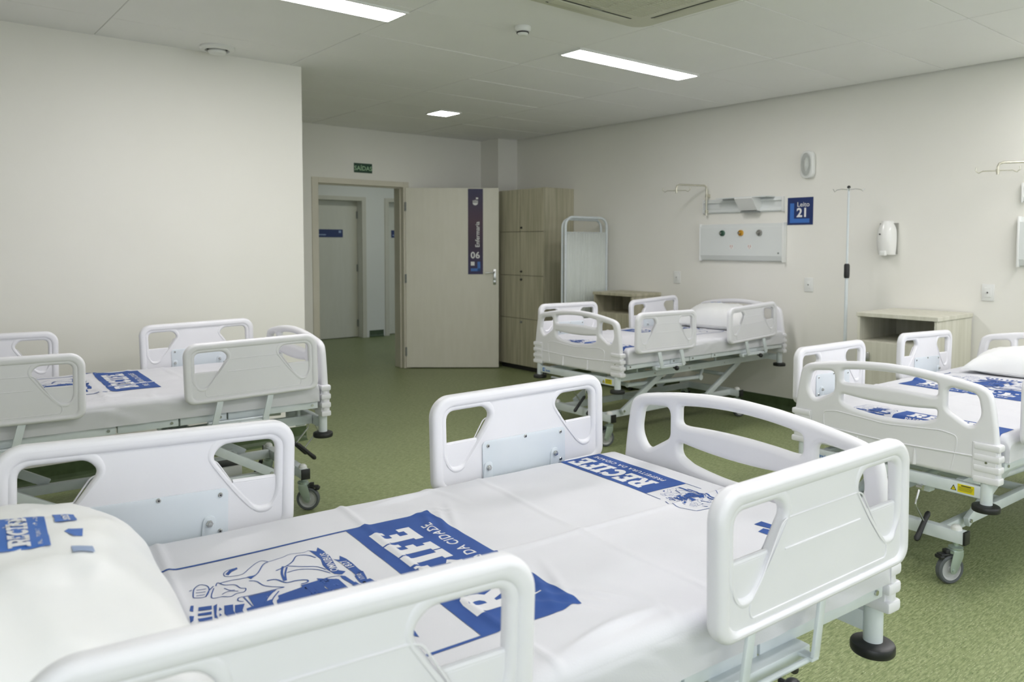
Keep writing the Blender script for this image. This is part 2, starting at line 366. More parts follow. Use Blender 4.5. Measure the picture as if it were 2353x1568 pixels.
# ward door: casing, leaf, hinges, handle, sign
d1 = MB()
for (a, b, c, d, e_, f_) in ((DX0-0.055, DX0+0.018, YF-0.012, YF+T, 0, DH+0.06), (DX1-0.018, DX1+0.055, YF-0.012, YF+T, 0, DH+0.06), (DX0+0.018, DX1-0.018, YF-0.012, YF+T, DH, DH+0.06)):
    d1.cbox(a, b, c, d, e_, f_, 0.003)
d1.cbox(DX0+0.018, DX0+0.03, YF+0.05, YF+0.09, 0, DH, 0.002).cbox(DX1-0.03, DX1-0.018, YF+0.05, YF+0.09, 0, DH, 0.002).cbox(DX0+0.02, DX1-0.02, YF+0.05, YF+0.09, DH-0.012, DH, 0.002)
struct(d1.build('trim_3', JAMB, smooth=False), 'cream door casing')
hx, hy = DX1+0.0, YF-0.02; ex, ey = 5.515, 7.005
dang = math.atan2(ey-hy, ex-hx)
door = thing('door', 'wide cream ward door standing open with the purple 06 Enfermaria sign', 'door', (hx, hy, 0), dang)
LW = math.hypot(ex-hx, ey-hy)
MB().cbox(0.004, LW, -0.0, 0.036, 0.012, DH-0.006, 0.002).build('leaf', DOORM, door, smooth=False)
for z in (0.2, 1.05, 1.88): MB().lathe([(0.007, -0.05), (0.007, 0.05)], (0.0, -0.006, z), n=10).box(0.0, 0.012, -0.004, 0.002, z-0.05, z+0.05).build('hinge', GREYM, door)
pm = plane_mtx((0, -0.0015, 0), (1, 0, 0), (0, 0, 1))
sx0, sx1, sz0, sz1 = LW-0.355, LW-0.182, 1.10, 2.085
sg = MB().box(sx0, sx1, -0.003, -0.0005, sz0, sz1).build('sign_plate', PLUM, door, smooth=False)
sc_ = (sx0+sx1)/2
sheet_text('06', 0.105, SWHITE, sg, plane_mtx((sc_-0.003, -0.0035, 1.285), (1, 0, 0), (0, 0, 1)), bold=0.018, spacing=1.05)
sheet_text('Enfermaria', 0.068, SWHITE, sg, plane_mtx((sc_+0.045, -0.0035, 1.56), (0, 0, 1), (-1, 0, 0)), bold=0.012)
MB().box(sc_-0.055, sc_+0.055, -0.005, -0.003, 1.135, 1.168).box(sc_+0.022, sc_+0.055, -0.005, -0.003, 1.135, 1.245).build('emblem', SBLUE, sg, smooth=False)
MB().box(sc_-0.055, sc_-0.012, -0.005, -0.003, 1.20, 1.245).build('emblem_square', SWHITE, sg, smooth=False)
ic = MB().lathe([(0.03, 0), (0.03, 0.002)], (sc_-0.002, -0.005, 1.925), 'Y', 16).box(sc_-0.032, sc_+0.028, -0.005, -0.003, 1.92, 1.95).box(sc_+0.006, sc_+0.03, -0.005, -0.003, 1.965, 1.985)
ic.build('hospital_pictogram', SWHITE, sg, smooth=False)
hd = MB().cbox(LW-0.065, LW-0.032, -0.009, 0, 0.98, 1.16, 0.004).tube([(LW-0.048, -0.008, 1.125), (LW-0.048, -0.045, 1.125), (LW-0.06, -0.052, 1.122), (LW-0.155, -0.05, 1.115)], 0.009, 12).lathe([(0.013, -0.012), (0.013, 0)], (LW-0.048, 0, 1.02), 'Y', 14)
hd.build('handle', CHROME, door)
# corridor doors
def cdoor(x0, x1, label, sx_a, sx_b, dark, hingex):
    t = thing('door', label, 'door', ((x0+x1)/2, YC, 0)); cx = (x0+x1)/2
    f = MB(); a, b = x0-cx, x1-cx
    f.cbox(a-0.07, a, -0.016, 0.0, 0, 2.17, 0.003).cbox(b, b+0.07, -0.016, 0.0, 0, 2.17, 0.003).cbox(a, b, -0.016, 0.0, 2.11, 2.17, 0.003)
    f.build('casing', JAMB, t, smooth=False)
    MB().cbox(a+0.003, b-0.003, 0.14, 0.18, 0.01, 2.107, 0.001).build('leaf', DOORM, t, smooth=False)
    for z in (0.22, 1.08, 1.9): MB().box(hingex-cx-0.012, hingex-cx+0.0, 0.124, 0.14, z-0.055, z+0.055).build('hinge', GREYM, t, smooth=False)
    s = MB().box(sx_a-cx, sx_b-cx, 0.134, 0.14, 1.553, 1.672).build('sign_plate', NAVY, t, smooth=False)
    MB().box(sx_a-cx+0.02, sx_a-cx+0.34 if sx_b-sx_a > 0.4 else sx_a-cx+0.03, 0.1325, 0.1345, 1.583, 1.598).box(sx_b-cx-0.07, sx_b-cx-0.03, 0.1325, 0.1345, 1.62, 1.655).build('sign_marks', FAINT, s, smooth=False)
    return t
cdoor(4.80, 5.70, 'dim corridor door with a navy sign strip, seen through the doorway on the left', 4.83, 5.45, 1, 5.695)
cdoor(6.17, 7.05, 'corridor door just showing at the right side of the doorway', 6.30, 6.90, 0, 7.04)
# exit sign
ex_ = thing('exit_sign', 'small dark green SAÍDAS exit sign above the ward doorway', 'sign', (4.143, YF, 2.287))
MB().cbox(-0.112, 0.112, -0.006, 0, -0.052, 0.052, 0.002).build('plate', SGREEN, ex_, smooth=False)
sheet_text('SAÍDAS', 0.068, SGLOW, ex_, plane_mtx((0, -0.0065, -0.026), (1, 0, 0), (0, 0, 1)), bold=0.006)
# ---------------------------------------------------------------- ceiling fittings
def led(name, x0, x1, y0, y1, label, m=LEDM):
    cx, cy = (x0+x1)/2, (y0+y1)/2; a, b = (x1-x0)/2, (y1-y0)/2
    t = thing(name, label, 'ceiling light', (cx, cy, H), 0, 'ceiling lights')
    f = MB(); q = 0.014
    f.box(-a, a, -b, -b+q, -0.012, 0.0).box(-a, a, b-q, b, -0.012, 0).box(-a, -a+q, -b+q, b-q, -0.012, 0).box(a-q, a, -b+q, b-q, -0.012, 0)
    f.build('frame', FIXT, t, smooth=False)
    MB().box(-a+q, a-q, -b+q, b-q, -0.009, -0.002).build('diffuser', m, t, smooth=False)
    return t
led('ceiling_light', 3.548, 4.80, 3.652, 3.862, 'long lit ceiling panel over the middle of the ward')
led('ceiling_light', 1.02, 2.285, 3.70, 3.925, 'long lit ceiling panel cut by the top edge, above the left bed')
led('ceiling_light', 4.13, 4.375, 6.135, 6.405, 'small square ceiling light in front of the ward door', LEDC)
for x, y, l_ in ((1.02, 0.55, 'unseen ceiling panel added above the camera, left of the cassette'), (4.80, 0.95, 'unseen ceiling panel added close to the right wall'), (3.0, 0.55, 'unseen ceiling panel added right of the cassette'), (3.548, -2.0, 'unseen ceiling panel added beside the right window'), (1.02, -2.0, 'unseen ceiling panel added beside the left window')):
    led('ceiling_light', x, x+1.252, y, y+0.21, l_)  # unseen panels, added to light the near part of the ward
clt = led('ceiling_light', 5.0, 6.2, 9.0, 9.3, 'long lit ceiling panel in the corridor', LEDH); clt.location.z = 2.85
# smoke detector, ceiling outlet, cassette
sd = thing('smoke_detector', 'round white smoke detector on the ceiling', 'smoke detector', (2.95, 3.52, H))
MB().lathe([(0.048, 0.0), (0.05, -0.012), (0.047, -0.022), (0.044, -0.03)], (0, 0, 0), n=28).build('base', FIXT, sd)
MB().lathe([(0.036, -0.029), (0.036, -0.034), (0.03, -0.047), (0.022, -0.054), (0.0, -0.056)], (0, 0, 0), n=24).build('sensor_head', FIXT, sd)
MB().lathe([(0.0365, -0.033), (0.0365, -0.041)], (0, 0, 0), n=24).build('slot', DARK, sd)
av = thing('air_valve', 'round white ceiling air outlet beside the left wall', 'vent', (1.72, 5.14, H))
MB().lathe([(0.105, 0), (0.107, -0.012), (0.098, -0.022), (0.078, -0.026), (0.074, -0.018), (0.074, 0.0)], (0, 0, 0), n=36).build('ring', FIXT, av)
MB().lathe([(0.07, -0.004), (0.072, -0.012), (0.0, -0.012)], (0, 0, 0), n=30).build('throat', DARK, av)
MB().lathe([(0.05, -0.014), (0.058, -0.032), (0.05, -0.044), (0.0, -0.048)], (0, 0, 0), n=30).build('disc', FIXT, av)
ac = thing('air_conditioner', 'cream ceiling cassette air conditioner cut by the top edge', 'air conditioner', (2.94, 2.56, H-0.003))
ol = rounded([(-0.475, -0.475), (0.475, -0.475), (0.475, 0.475), (-0.475, 0.475)], 0.11, 8)
me = curve_mesh([ol], 0.008, 0.012); m4 = Matrix.Translation((0, 0, -0.018))
MB().mesh(me, 0, m4).build('fascia', ACM, ac)
for k in range(4):
    r_ = Matrix.Rotation(k*PI/2, 4, 'Z')
    MB().cbox(-0.27, 0.27, 0.365, 0.425, -0.044, -0.036, 0.003, 0, r_).build('louvre', ACM, ac)
    MB().box(-0.28, 0.28, 0.35, 0.362, -0.0385, -0.037, 0, r_).box(-0.28, 0.28, 0.428, 0.436, -0.0385, -0.037, 0, r_).build('air_slot', DARK, ac, smooth=False)
MB().cbox(-0.31, 0.31, -0.31, 0.31, -0.046, -0.034, 0.004).build('intake_panel', ACM, ac)
g = MB()
for k in range(34): g.box(-0.28, 0.28, -0.282+k*0.017, -0.282+k*0.017+0.008, -0.0495, -0.045)
for k in (-0.14, 0, 0.14): g.box(k-0.003, k+0.003, -0.29, 0.29, -0.0505, -0.045)
g.build('intake_grille', ACM, ac, smooth=False)
MB().box(-0.05, 0.03, 0.332, 0.342, -0.047, -0.0455).build('maker_mark', GREYM, ac, smooth=False)
# ---------------------------------------------------------------- right wall fittings  (facing -X)
def rw(name, y, z, label, cat, group=None):        # local axes: x to the viewer's right (-Y), y away from the wall... handled by rotation
    t = thing(name, label, cat, (XR, y, z), -PI/2, group); return t
# after rz=-90deg: local +x -> world -Y (viewer's right), local +y -> world +X (into the wall), so -y sticks out
s21 = rw('bed_number_sign', 3.5525, 1.7305, 'square navy Leito 21 sign on the right wall', 'sign')
MB().cbox(-0.1175, 0.1175, -0.006, 0, -0.1165, 0.1165, 0.0015).build('plate', NAVY, s21, smooth=False)
MB().box(-0.093, -0.055, -0.0075, -0.005, -0.10, 0.068).box(-0.055, 0.088, -0.0075, -0.005, -0.10, -0.064).build('emblem', SBLUE, s21, smooth=False)
sheet_text('Leito', 0.056, SWHITE, s21, plane_mtx((0.030, -0.0065, 0.038), (1, 0, 0), (0, 0, 1)), bold=0.004)
sheet_text('21', 0.105, SWHITE, s21, plane_mtx((0.022, -0.0065, -0.048), (1, 0, 0), (0, 0, 1)), bold=0.03)
def headwall(y0, y1, label):
    cy = (y0+y1)/2; a = abs(y1-y0)/2
    t = rw('medical_gas_panel', cy, 1.465, label, 'gas panel')
    vs = []; zt_, zb_ = 0.17, -0.17
    prof = [(0, zt_), (-0.035, zt_-0.004), (-0.055, zt_-0.035), (-0.055, zb_+0.05), (-0.035, zb_+0.008), (0, zb_)]
    b_ = MB(); k = len(prof)
    for x_ in (-a+0.012, a-0.012): vs += [(x_, p, q) for p, q in prof]
    b_.add(vs, [(i, (i+1) % k, k+(i+1) % k, k+i) for i in range(k)]+[tuple(range(k)), tuple(range(k, 2*k))]); b_.build('cover', PANELM, t, smooth=False)
    for s_ in (-1, 1):
        e_ = MB(); x0_, x1_ = sorted((s_*(a-0.014), s_*a))
        e_.cbox(x0_, x1_, -0.058, 0, zb_-0.004, zt_+0.004, 0.004); e_.build('end_cap', FIXT, t)
    for k_, (x_, m_) in enumerate(((-0.178, DKGREEN), (0.02, GOLD), (0.21, GREYO))):
        o = MB().lathe([(0.027, -0.055), (0.027, -0.068), (0.022, -0.074), (0.022, -0.066), (0.011, -0.066), (0.011, -0.09), (0.0, -0.09)], (x_, 0, 0.085), 'Y', 22); o.build('gas_outlet', m_, t)
        MB().lathe([(0.0095, -0.088), (0.0095, -0.097), (0, -0.098)], (x_, 0, 0.085), 'Y', 14).build('outlet_pin', CHROME, t)
    for x_ in (-0.08, 0.11):
        q = MB().box(x_-0.02, x_+0.02, -0.0565, -0.055, -0.058, -0.018).build('socket', FIXT, t, smooth=False)
        MB().box(x_-0.014, x_-0.006, -0.0575, -0.0563, -0.045, -0.024).box(x_+0.006, x_+0.014, -0.0575, -0.0563, -0.045, -0.024).box(x_-0.004, x_+0.004, -0.0575, -0.0563, -0.056, -0.048).build('socket_slots', RED, q, smooth=False)
    MB().lathe([(0.008, -0.055), (0.008, -0.059), (0, -0.059)], (a-0.045, 0, -0.095), 'Y', 12).build('lock', GREYM, t)
    return t
headwall(3.675, 4.562, 'pale medical gas panel with three round outlets beneath the equipment rail')
headwall(1.03, 1.907, 'medical gas panel cut off by the right edge of the photo')
def rail(y0, y1, label, lamp):
    cy = (y0+y1)/2; a = abs(y1-y0)/2
    t = rw('equipment_rail', cy, 1.80, label, 'rail')
    MB().cbox(-a, a, -0.012, 0, -0.065, 0.065, 0.002).build('backplate', PANELM, t)
    MB().cbox(-a, a, -0.03, -0.012, -0.058, -0.028, 0.003).build('lower_rail', PANELM, t)
    MB().cbox(-a, a, -0.03, -0.012, 0.03, 0.05, 0.003).build('upper_rail', PANELM, t)
    for x_ in (-a+0.005, a-0.005): MB().cbox(x_-0.006, x_+0.006, -0.034, 0, -0.066, 0.066, 0.002).build('end_cap', FIXT, t)
    if lamp:
        l_ = MB(); x0_, x1_ = 0.02, 0.20
        prof = [(-0.012, 0.06), (-0.16, 0.062), (-0.165, 0.052), (-0.075, -0.05), (-0.012, -0.06)]; k = len(prof)
        vs = [(x_, p, q) for x_ in (x0_, x1_) for p, q in prof]
        l_.add(vs, [(i, (i+1) % k, k+(i+1) % k, k+i) for i in range(k)]+[tuple(range(k)), tuple(range(k, 2*k))])
        l_.build('reading_lamp', FIXT, t, smooth=False)
        MB().box(-0.20, 0.33, -0.13, -0.012, 0.062, 0.07).build('shelf', PANELM, t, smooth=False)
        MB().box(0.03, 0.19, -0.08, -0.012, -0.068, -0.056).build('lamp_lens', GREYM, t, smooth=False)
    return t
rail(3.70, 4.545, 'pale equipment rail with a wedge-shaped reading lamp, above the gas panel', True)
rail(1.05, 1.897, 'end of an equipment rail cut off by the right edge of the photo', False)
def swing(y, label, ex_w, post=True):
    t = rw('drip_hook_arm', y, 1.72, label, 'hook')
    E_ = [((ex_w[i]-(XR, y, 1.72)[i])) for i in range(3)]
    lx, ly = -E_[1], E_[0]          # world -> local
    p = [(0, -0.045, 0.0), (0, -0.045, 0.245)]
    for a_ in (20, 45, 70, 90): p.append((lx*0.09*(1-math.cos(math.radians(a_))), -0.045+(ly+0.045)*0.09*(1-math.cos(math.radians(a_))), 0.245+0.035*math.sin(math.radians(a_))))
    p += [(lx*0.9, -0.045+(ly+0.045)*0.9, 0.28), (lx*0.97, -0.045+(ly+0.045)*0.97, 0.272), (lx, ly, 0.25), (lx, ly, 0.20)]
    MB().tube(p, 0.0085, 12).build('arm', BRASS, t)
    MB().cbox(-0.012, 0.012, -0.05, 0, 0.02, 0.05, 0.003).cbox(-0.012, 0.012, -0.05, 0, 0.17, 0.20, 0.003).build('wall_bracket', BRASS, t)
    h_ = MB(); d_ = Vector((0.92, 0.38, 0)).normalized()
    c_ = Vector((lx, ly, 0.225)); pts = []
    for s_ in (1, -1):
        q = [c_, c_+d_*s_*0.085, c_+d_*s_*0.11+Vector((0, 0, -0.012)), c_+d_*s_*0.128+Vector((0, 0, 0.004)), c_+d_*s_*0.125+Vector((0, 0, 0.026))]
        h_.tube(q, 0.004, 8)
    h_.lathe([(0.011, -0.012), (0.011, 0.012)], tuple(c_), n=12); h_.build('cross_hook', BRASS, t)
    return t
swing(4.49, 'bent tubular drip hook arm left of the equipment rail', (5.72, 4.60, 1.95))
swing(1.72, 'drip hook arm at the right edge, high on the wall', (5.86, 1.985, 1.95))
el = rw('emergency_light', 3.482, 2.118, 'oval emergency light with a clear cover high on the right wall', 'light fitting')
MB().mesh(curve_mesh([rounded([(-0.06, -0.115), (0.06, -0.115), (0.06, 0.115), (-0.06, 0.115)], 0.06, 8)], 0.010, 0.010), 0, Matrix.Rotation(PI/2, 4, 'X') @ Matrix.Translation((0, 0, 0.02))).build('base', FIXT, el)
MB().ball((0, -0.055, 0), 0.046, 0, (0.85, 0.9, 2.1), 22, 14).build('clear_cover', GLASS, el)
MB().ball((0, -0.05, 0.0), 0.018, 0, (1, 1, 3.2), 14, 10).build('bulb', FIXT, el)
MB().lathe([(0.052, -0.026), (0.052, -0.034), (0.046, -0.036)], (0, 0, 0), 'Y', 22).build('cover_rim', GREYO, el).scale = (0.9, 1, 2.0)
sp = rw('soap_dispenser', 2.80, 1.497, 'glossy white soap dispenser on the right wall', 'dispenser')
b_ = MB(); ny, nz_ = 15, 17; vs = []
for i in range(nz_):
    t_ = i/(nz_-1); z = -0.13+0.26*t_
    wd = 0.068*(1-0.9*max(0, t_-0.72)**1.6*4.2)*(0.9+0.1*math.sin(PI*min(1, t_*1.1))); dp = 0.055+0.05*math.sin(PI*(0.12+0.75*(1-t_)))
    for j in range(ny):
        a = PI*j/(ny-1); vs.append((-wd*math.cos(a), -dp*math.sin(a)**0.55, z))
b_.add(vs, [(i*ny+j, i*ny+j+1, (i+1)*ny+j+1, (i+1)*ny+j) for i in range(nz_-1) for j in range(ny-1)]+[tuple(range(ny)), tuple((nz_-1)*ny+j for j in range(ny))])
FGL = mat('glossy_white', (0.82, 0.82, 0.80), 0.12); b_.build('cover', FGL, sp, ang=60)
MB().lathe([(0.006, -0.099), (0.006, -0.107), (0, -0.107)], (-0.022, 0, 0.028), 'Y', 10).build('window_slot', DARK, sp).scale = (1, 1, 1.0)
MB().cbox(-0.022, 0.022, -0.105, -0.07, -0.137, -0.10, 0.005).build('push_lever', FIXT, sp)
MB().box(-0.066, 0.072, -0.012, 0, -0.125, 0.115).build('backplate', GREYO, sp, smooth=False)
def outlet(y, z, label):
    t = rw('wall_socket', y, z, label, 'socket')
    MB().cbox(-0.04, 0.04, -0.008, 0, -0.06, 0.06, 0.003).build('cover_plate', FIXT, t)
    MB().cbox(-0.022, 0.022, -0.011, -0.007, -0.035, 0.035, 0.002).lathe([(0.006, -0.0145), (0.006, -0.011), (0, -0.011)], (0, 0, 0), 'Y', 10, 0).build('insert', FIXT, t)
    MB().lathe([(0.0055, -0.0125), (0.0055, -0.0145), (0, -0.0145)], (0, 0, 0), 'Y', 10).build('centre_hole', GREYM, t)
outlet(2.09, 1.105, 'white wall socket above the right end of the nearer nightstand')
outlet(4.86, 1.122, 'white wall socket left of the headboard of the bed under the Leito 21 sign')
outlet(3.458, 1.105, 'white wall socket below the Leito 21 sign')
# ---------------------------------------------------------------- furniture
def handle_bar(t, x, y0, z0, z1):
    MB().cbox(x-0.012, x+0.012, y0-0.014, y0, z0, z1, 0.003).build('handle', CHROME, t)
lk = thing('locker_cabinet', 'tall pale oak locker cabinet of eight doors in the far right corner', 'cabinet', (5.85, 6.745, 0), -PI/2)
# local: x -> world -Y, y -> world +X ; doors face -y
X0, X1, D0, D1 = -0.405, 0.405, -0.232, 0.222
cs = MB().cbox(X0, X0+0.018, D0+0.018, D1, 0.055, 2.072, 0.001).cbox(X1-0.018, X1, D0+0.018, D1, 0.055, 2.072, 0.001).box(X0+0.018, X1-0.018, D0+0.019, D1-0.01, 2.053, 2.071).box(X0+0.018, X1-0.018, D0+0.019, D1-0.01, 0.056, 0.073).box(-0.009, 0.009, D0+0.019, D1-0.01, 0.073, 2.053).box(X0+0.018, X1-0.018, D1-0.01, D1-0.001, 0.056, 2.071)
cs.build('carcass', WOOD, lk, smooth=False)
MB().box(X0+0.02, X1-0.02, D0+0.05, D1-0.03, 0.0, 0.055).build('plinth', DARK, lk, smooth=False)
zs = [0.058, 0.600, 1.092, 1.590, 2.070]
for (a, b, kx) in ((X0, 0.0, -0.03), (0.0, X1, 0.03)):
    for q in range(4):
        d_ = MB().cbox(a+0.0025, b-0.0025, D0, D0+0.017, zs[q]+0.0025, zs[q+1]-0.0025, 0.001).build('locker_door', WOOD, lk, smooth=False)
        if kx > 0:
            kz = {0: zs[1]-0.04, 1: zs[2]-0.045, 2: zs[2]+0.045, 3: zs[3]+0.045}[q]
            MB().lathe([(0.012, D0), (0.012, D0-0.012), (0.008, D0-0.02), (0, D0-0.02)], (kx, 0, kz), 'Y', 12).build('lock_knob', GREYM if q == 0 else DARK, d_)
def nightstand(cy, cx, ztop, w_, dp_, label, m_):
    t = thing('nightstand', label, 'nightstand', (cx, cy, 0), -PI/2)
    a, d = w_/2, dp_/2; T_ = 0.018
    MB().cbox(-a-0.008, a+0.008, -d-0.008, d, ztop-0.028, ztop, 0.002).build('top', m_, t, smooth=False)
    MB().cbox(-a, -a+T_, -d+0.002, d, 0.06, ztop-0.028, 0.001).cbox(a-T_, a, -d+0.002, d, 0.06, ztop-0.028, 0.001).box(-a+T_, a-T_, d-0.01, d, 0.06, ztop-0.028).box(-a+T_, a-T_, -d+0.004, d-0.01, ztop-0.215, ztop-0.20).box(-a+T_, a-T_, -d+0.01, d-0.01, 0.06, 0.075).build('carcass', m_, t, smooth=False)
    dd = MB().cbox(-a+0.002, a-0.002, -d-0.016, -d+0.0, 0.065, ztop-0.205, 0.001).build('cupboard_door', m_, t, smooth=False)
    MB().cbox(-a+0.075, -a+0.105, -d-0.03, -d-0.015, ztop-0.39, ztop-0.28, 0.004).build('handle', CHROME, dd)
    for x_ in (-a+0.06, a-0.06):
        for y_ in (-d+0.06, d-0.06):
            MB().lathe([(0.022, -0.012), (0.022, 0.012)], (x_, y_, 0.0225), 'Y', 14).box(x_-0.014, x_+0.014, y_-0.014, y_+0.014, 0.03, 0.062).build('caster', BLACK, t)
    return t
nightstand(2.455, 5.76, 0.955, 0.545, 0.59, 'pale grey oak nightstand with an open shelf, behind the bed at the right edge', WOODL)
nightstand(5.32, 5.85, 0.962, 0.52, 0.43, 'pale oak nightstand between the folding screen and the bed under the Leito 21 sign', WOOD)
fs = thing('folding_screen', 'white framed curtain screen standing beside the locker cabinet', 'screen', (5.70, 5.757, 0), 0.0)
fw_, fh_ = 0.30, 1.725
p = [(-fw_, 0, 0.10), (-fw_, 0, fh_-0.09)]+[(-fw_+0.09-0.09*math.cos(math.radians(a)), 0, fh_-0.09+0.09*math.sin(math.radians(a))) for a in (25, 50, 75, 90)]
p += [(-q[0], 0, q[2]) for q in p[::-1]]
MB().tube(p, 0.014, 12).build('frame', METAL, fs)
MB().tube([(-fw_, 0, 0.45), (fw_, 0, 0.45)], 0.009, 10).tube([(-fw_, 0, fh_-0.155), (fw_, 0, fh_-0.155)], 0.004, 8).build('cross_tube', METAL, fs)
b_ = MB(); n_ = 90
vs = []
for i in range(n_):
    x = -fw_+0.018+(2*fw_-0.036)*i/(n_-1); y = 0.010*math.sin(i*1.05)+0.004*math.sin(i*0.43)
    vs += [(x, y, 0.45), (x, y*1.1, 1.0), (x, y*0.8, fh_-0.15)]
b_.add(vs, [(i*3+k, i*3+3+k, i*3+4+k, i*3+1+k) for i in range(n_-1) for k in (0, 1)]); o = b_.build('curtain', CURT, fs, ang=180)
md = o.modifiers.new('thickness', 'SOLIDIFY'); md.thickness = 0.0015
for s_ in (-1, 1):
    MB().tube([(s_*fw_, -0.15, 0.05), (s_*fw_, 0.2, 0.05)], 0.012, 10).tube([(s_*fw_, 0, 0.05), (s_*fw_, 0, 0.12)], 0.012, 10).build('foot', METAL, fs)
    for q in (-0.13, 0.18): MB().lathe([(0.024, -0.01), (0.024, 0.01)], (s_*fw_, q, 0.024), 'Y', 14).build('caster', GREYM, fs)
f2 = MB()
# a second leaf folded back against the first
pt = [(q[0]*0.99, 0.05+0.05*(q[0]+fw_), q[2]*1.0-0.02) for q in p]
MB().tube(pt, 0.013, 12).build('rear_frame', METAL, fs)
iv = thing('drip_stand', 'slim pale drip stand with a black clamp, between the two right beds', 'drip stand', (5.79, 2.985, 0))
MB().tube([(0, 0, 0.08), (0, 0, 1.23)], 0.0125, 12).tube([(0, 0, 1.2), (0, 0, 1.885)], 0.0085, 12).build('pole', METAL, iv)
MB().lathe([(0.018, 1.185), (0.021, 1.20), (0.021, 1.285), (0.015, 1.297)], (0, 0, 0), n=16).build('clamp', BLACK, iv)
MB().ball((0, 0, 1.888), 0.013).build('cap', BLACK, iv)
h_ = MB()
for a in range(4):
    d_ = Vector((math.cos(a*PI/2+0.5), math.sin(a*PI/2+0.5), 0)); c_ = Vector((0, 0, 1.868))
    h_.tube([c_, c_+d_*0.05+Vector((0, 0, 0.006)), c_+d_*0.085, c_+d_*0.1+Vector((0, 0, -0.014)), c_+d_*0.112+Vector((0, 0, 0.008))], 0.0028, 8)
h_.build('hook', CHROME, iv)
for a in range(5):
    d_ = Vector((math.cos(a*2*PI/5), math.sin(a*2*PI/5), 0))
    MB().tube([(0, 0, 0.09), tuple(d_*0.12+Vector((0, 0, 0.075))), tuple(d_*0.25+Vector((0, 0, 0.055)))], 0.011, 10).build('leg', METAL, iv)
    q = d_*0.25; MB().lathe([(0.022, -0.009), (0.022, 0.009)], (q.x, q.y, 0.0222), 'Y', 14).build('caster', BLACK, iv)
# ---------------------------------------------------------------- hospital beds
# bed frame of reference: x from foot to head, y to the left seen from the foot, z up; zt = height of the rail tops
RX = Matrix.Rotation(PI/2, 4, 'X')           # XY shape -> XZ, thickness along -Y/+Y
RL, RT, RB_ = 0.645, 0.009, -0.278           # rail length, top, bottom
def dshape(s, rr=0.0):
    """D-shaped opening with its blind lower lobe; s=+1 right half, mirrored with -1 (x measured from rail centre)"""
    hx_ = RL/2
    P = [(hx_-0.048+rr, -0.037+rr), (hx_-0.178-rr, -0.037+rr), (hx_-0.203-rr, -0.066), (hx_-0.150-rr*0.8, -0.142), (hx_-0.098, -0.202-rr), (hx_-0.060, -0.202-rr), (hx_-0.048+rr, -0.170)]
    R = [0.028, 0.035, 0.03, 0.10, 0.03, 0.03, 0.02]
    q = rounded(P, R, 7); return [(s*x, z) for x, z in q]
def rail_data():
    hx_ = RL/2; b = MB()
    outer = rrect(-hx_, hx_, RB_, RT, [0.062, 0.062, 0.042, 0.042], 10); inner = rrect(-hx_+0.034, hx_-0.034, RB_+0.024, RT-0.036, [0.036, 0.036, 0.024, 0.024], 10)
    b.mesh(curve_mesh([outer, inner], 0.005, 0.014, 4), 0, RX)
    plate = rrect(-hx_+0.02, hx_-0.02, RB_+0.012, RT-0.02, [0.045, 0.045, 0.03, 0.03], 8)
    b.mesh(curve_mesh([plate, dshape(1, 0.004), dshape(-1, 0.004)], 0.008, 0.004, 2), 0, RX)
    for s in (1, -1):
        # raised lip round the D opening and the blind lobe below the window
        b.mesh(curve_mesh([dshape(s, 0.022), dshape(s, 0.0)], 0.0035, 0.0105, 5), 0, RX)
        lobe = [(hx_-0.038, -0.136), (hx_-0.160, -0.136), (hx_-0.102, -0.212), (hx_-0.052, -0.212), (hx_-0.038, -0.17)]
        b.mesh(curve_mesh([[(s*x, z) for x, z in rounded(lobe, [0.002, 0.004, 0.03, 0.03, 0.02], 5)]], 0.003, 0.003, 2), 0, RX)
        b.tube([(s*(hx_-0.042), 0, -0.1355), (s*(hx_-0.152), 0, -0.1355)], 0.0062, 8)
    # shallow moulded ridges on the outer face (+y)
    yy = 0.0122
    for pts in ([(-0.225, -0.245), (-0.232, -0.235), (-0.232, -0.215), (-0.195, -0.175), (-0.150, -0.105), (-0.135, -0.083), (-0.118, -0.078), (0.118, -0.078), (0.135, -0.083), (0.150, -0.105), (0.195, -0.175), (0.232, -0.215), (0.232, -0.235), (0.225, -0.245), (-0.225, -0.245)],
                [(-0.128, -0.137), (0.128, -0.137)]):
        b.tube([(x, yy, z) for x, z in rounded_open(pts, 0.018)], 0.0019, 6)
    return b.data('side_rail', WHITE, ang=30)
def rounded_open(pts, r, n=4):
    out = [pts[0]]
    for i in range(1, len(pts)-1):
        p0, p, p1 = Vector(pts[i-1]), Vector(pts[i]), Vector(pts[i+1]); a = p0-p; c = p1-p
        d = min(r, a.length*0.45, c.length*0.45); a = p+a.normalized()*d; c = p+c.normalized()*d
        for j in range(n+1):
            t = j/n; q = a*(1-t)**2+p*2*t*(1-t)+c*t*t; out.append((q.x, q.y))
    return out+[pts[-1]]
RAIL = rail_data()
def rail_plate_data():
    b = MB(); pl = rrect(-0.157, 0.157, -0.262, -0.143, 0.014, 5)
    b.mesh(curve_mesh([pl], 0.001, 0.001, 1), 0, Matrix.Translation((0, -0.0145, 0)) @ RX)
    for x, z in ((-0.138, -0.158), (0.138, -0.158), (0, -0.150), (-0.138, -0.246), (0.138, -0.246)):
        b.lathe([(0.0058, -0.016), (0.0058, -0.0175), (0.004, -0.0195), (0, -0.0197)], (x, 0, z), 'Y', 14, 1)
        b.lathe([(0.0022, -0.0195), (0.0022, -0.0202), (0, -0.0202)], (x, 0, z), 'Y', 8, 2)
    return b.data('mounting_plate', [PLATE, CHROME, DARK], ang=35)
RPLATE = rail_plate_data()
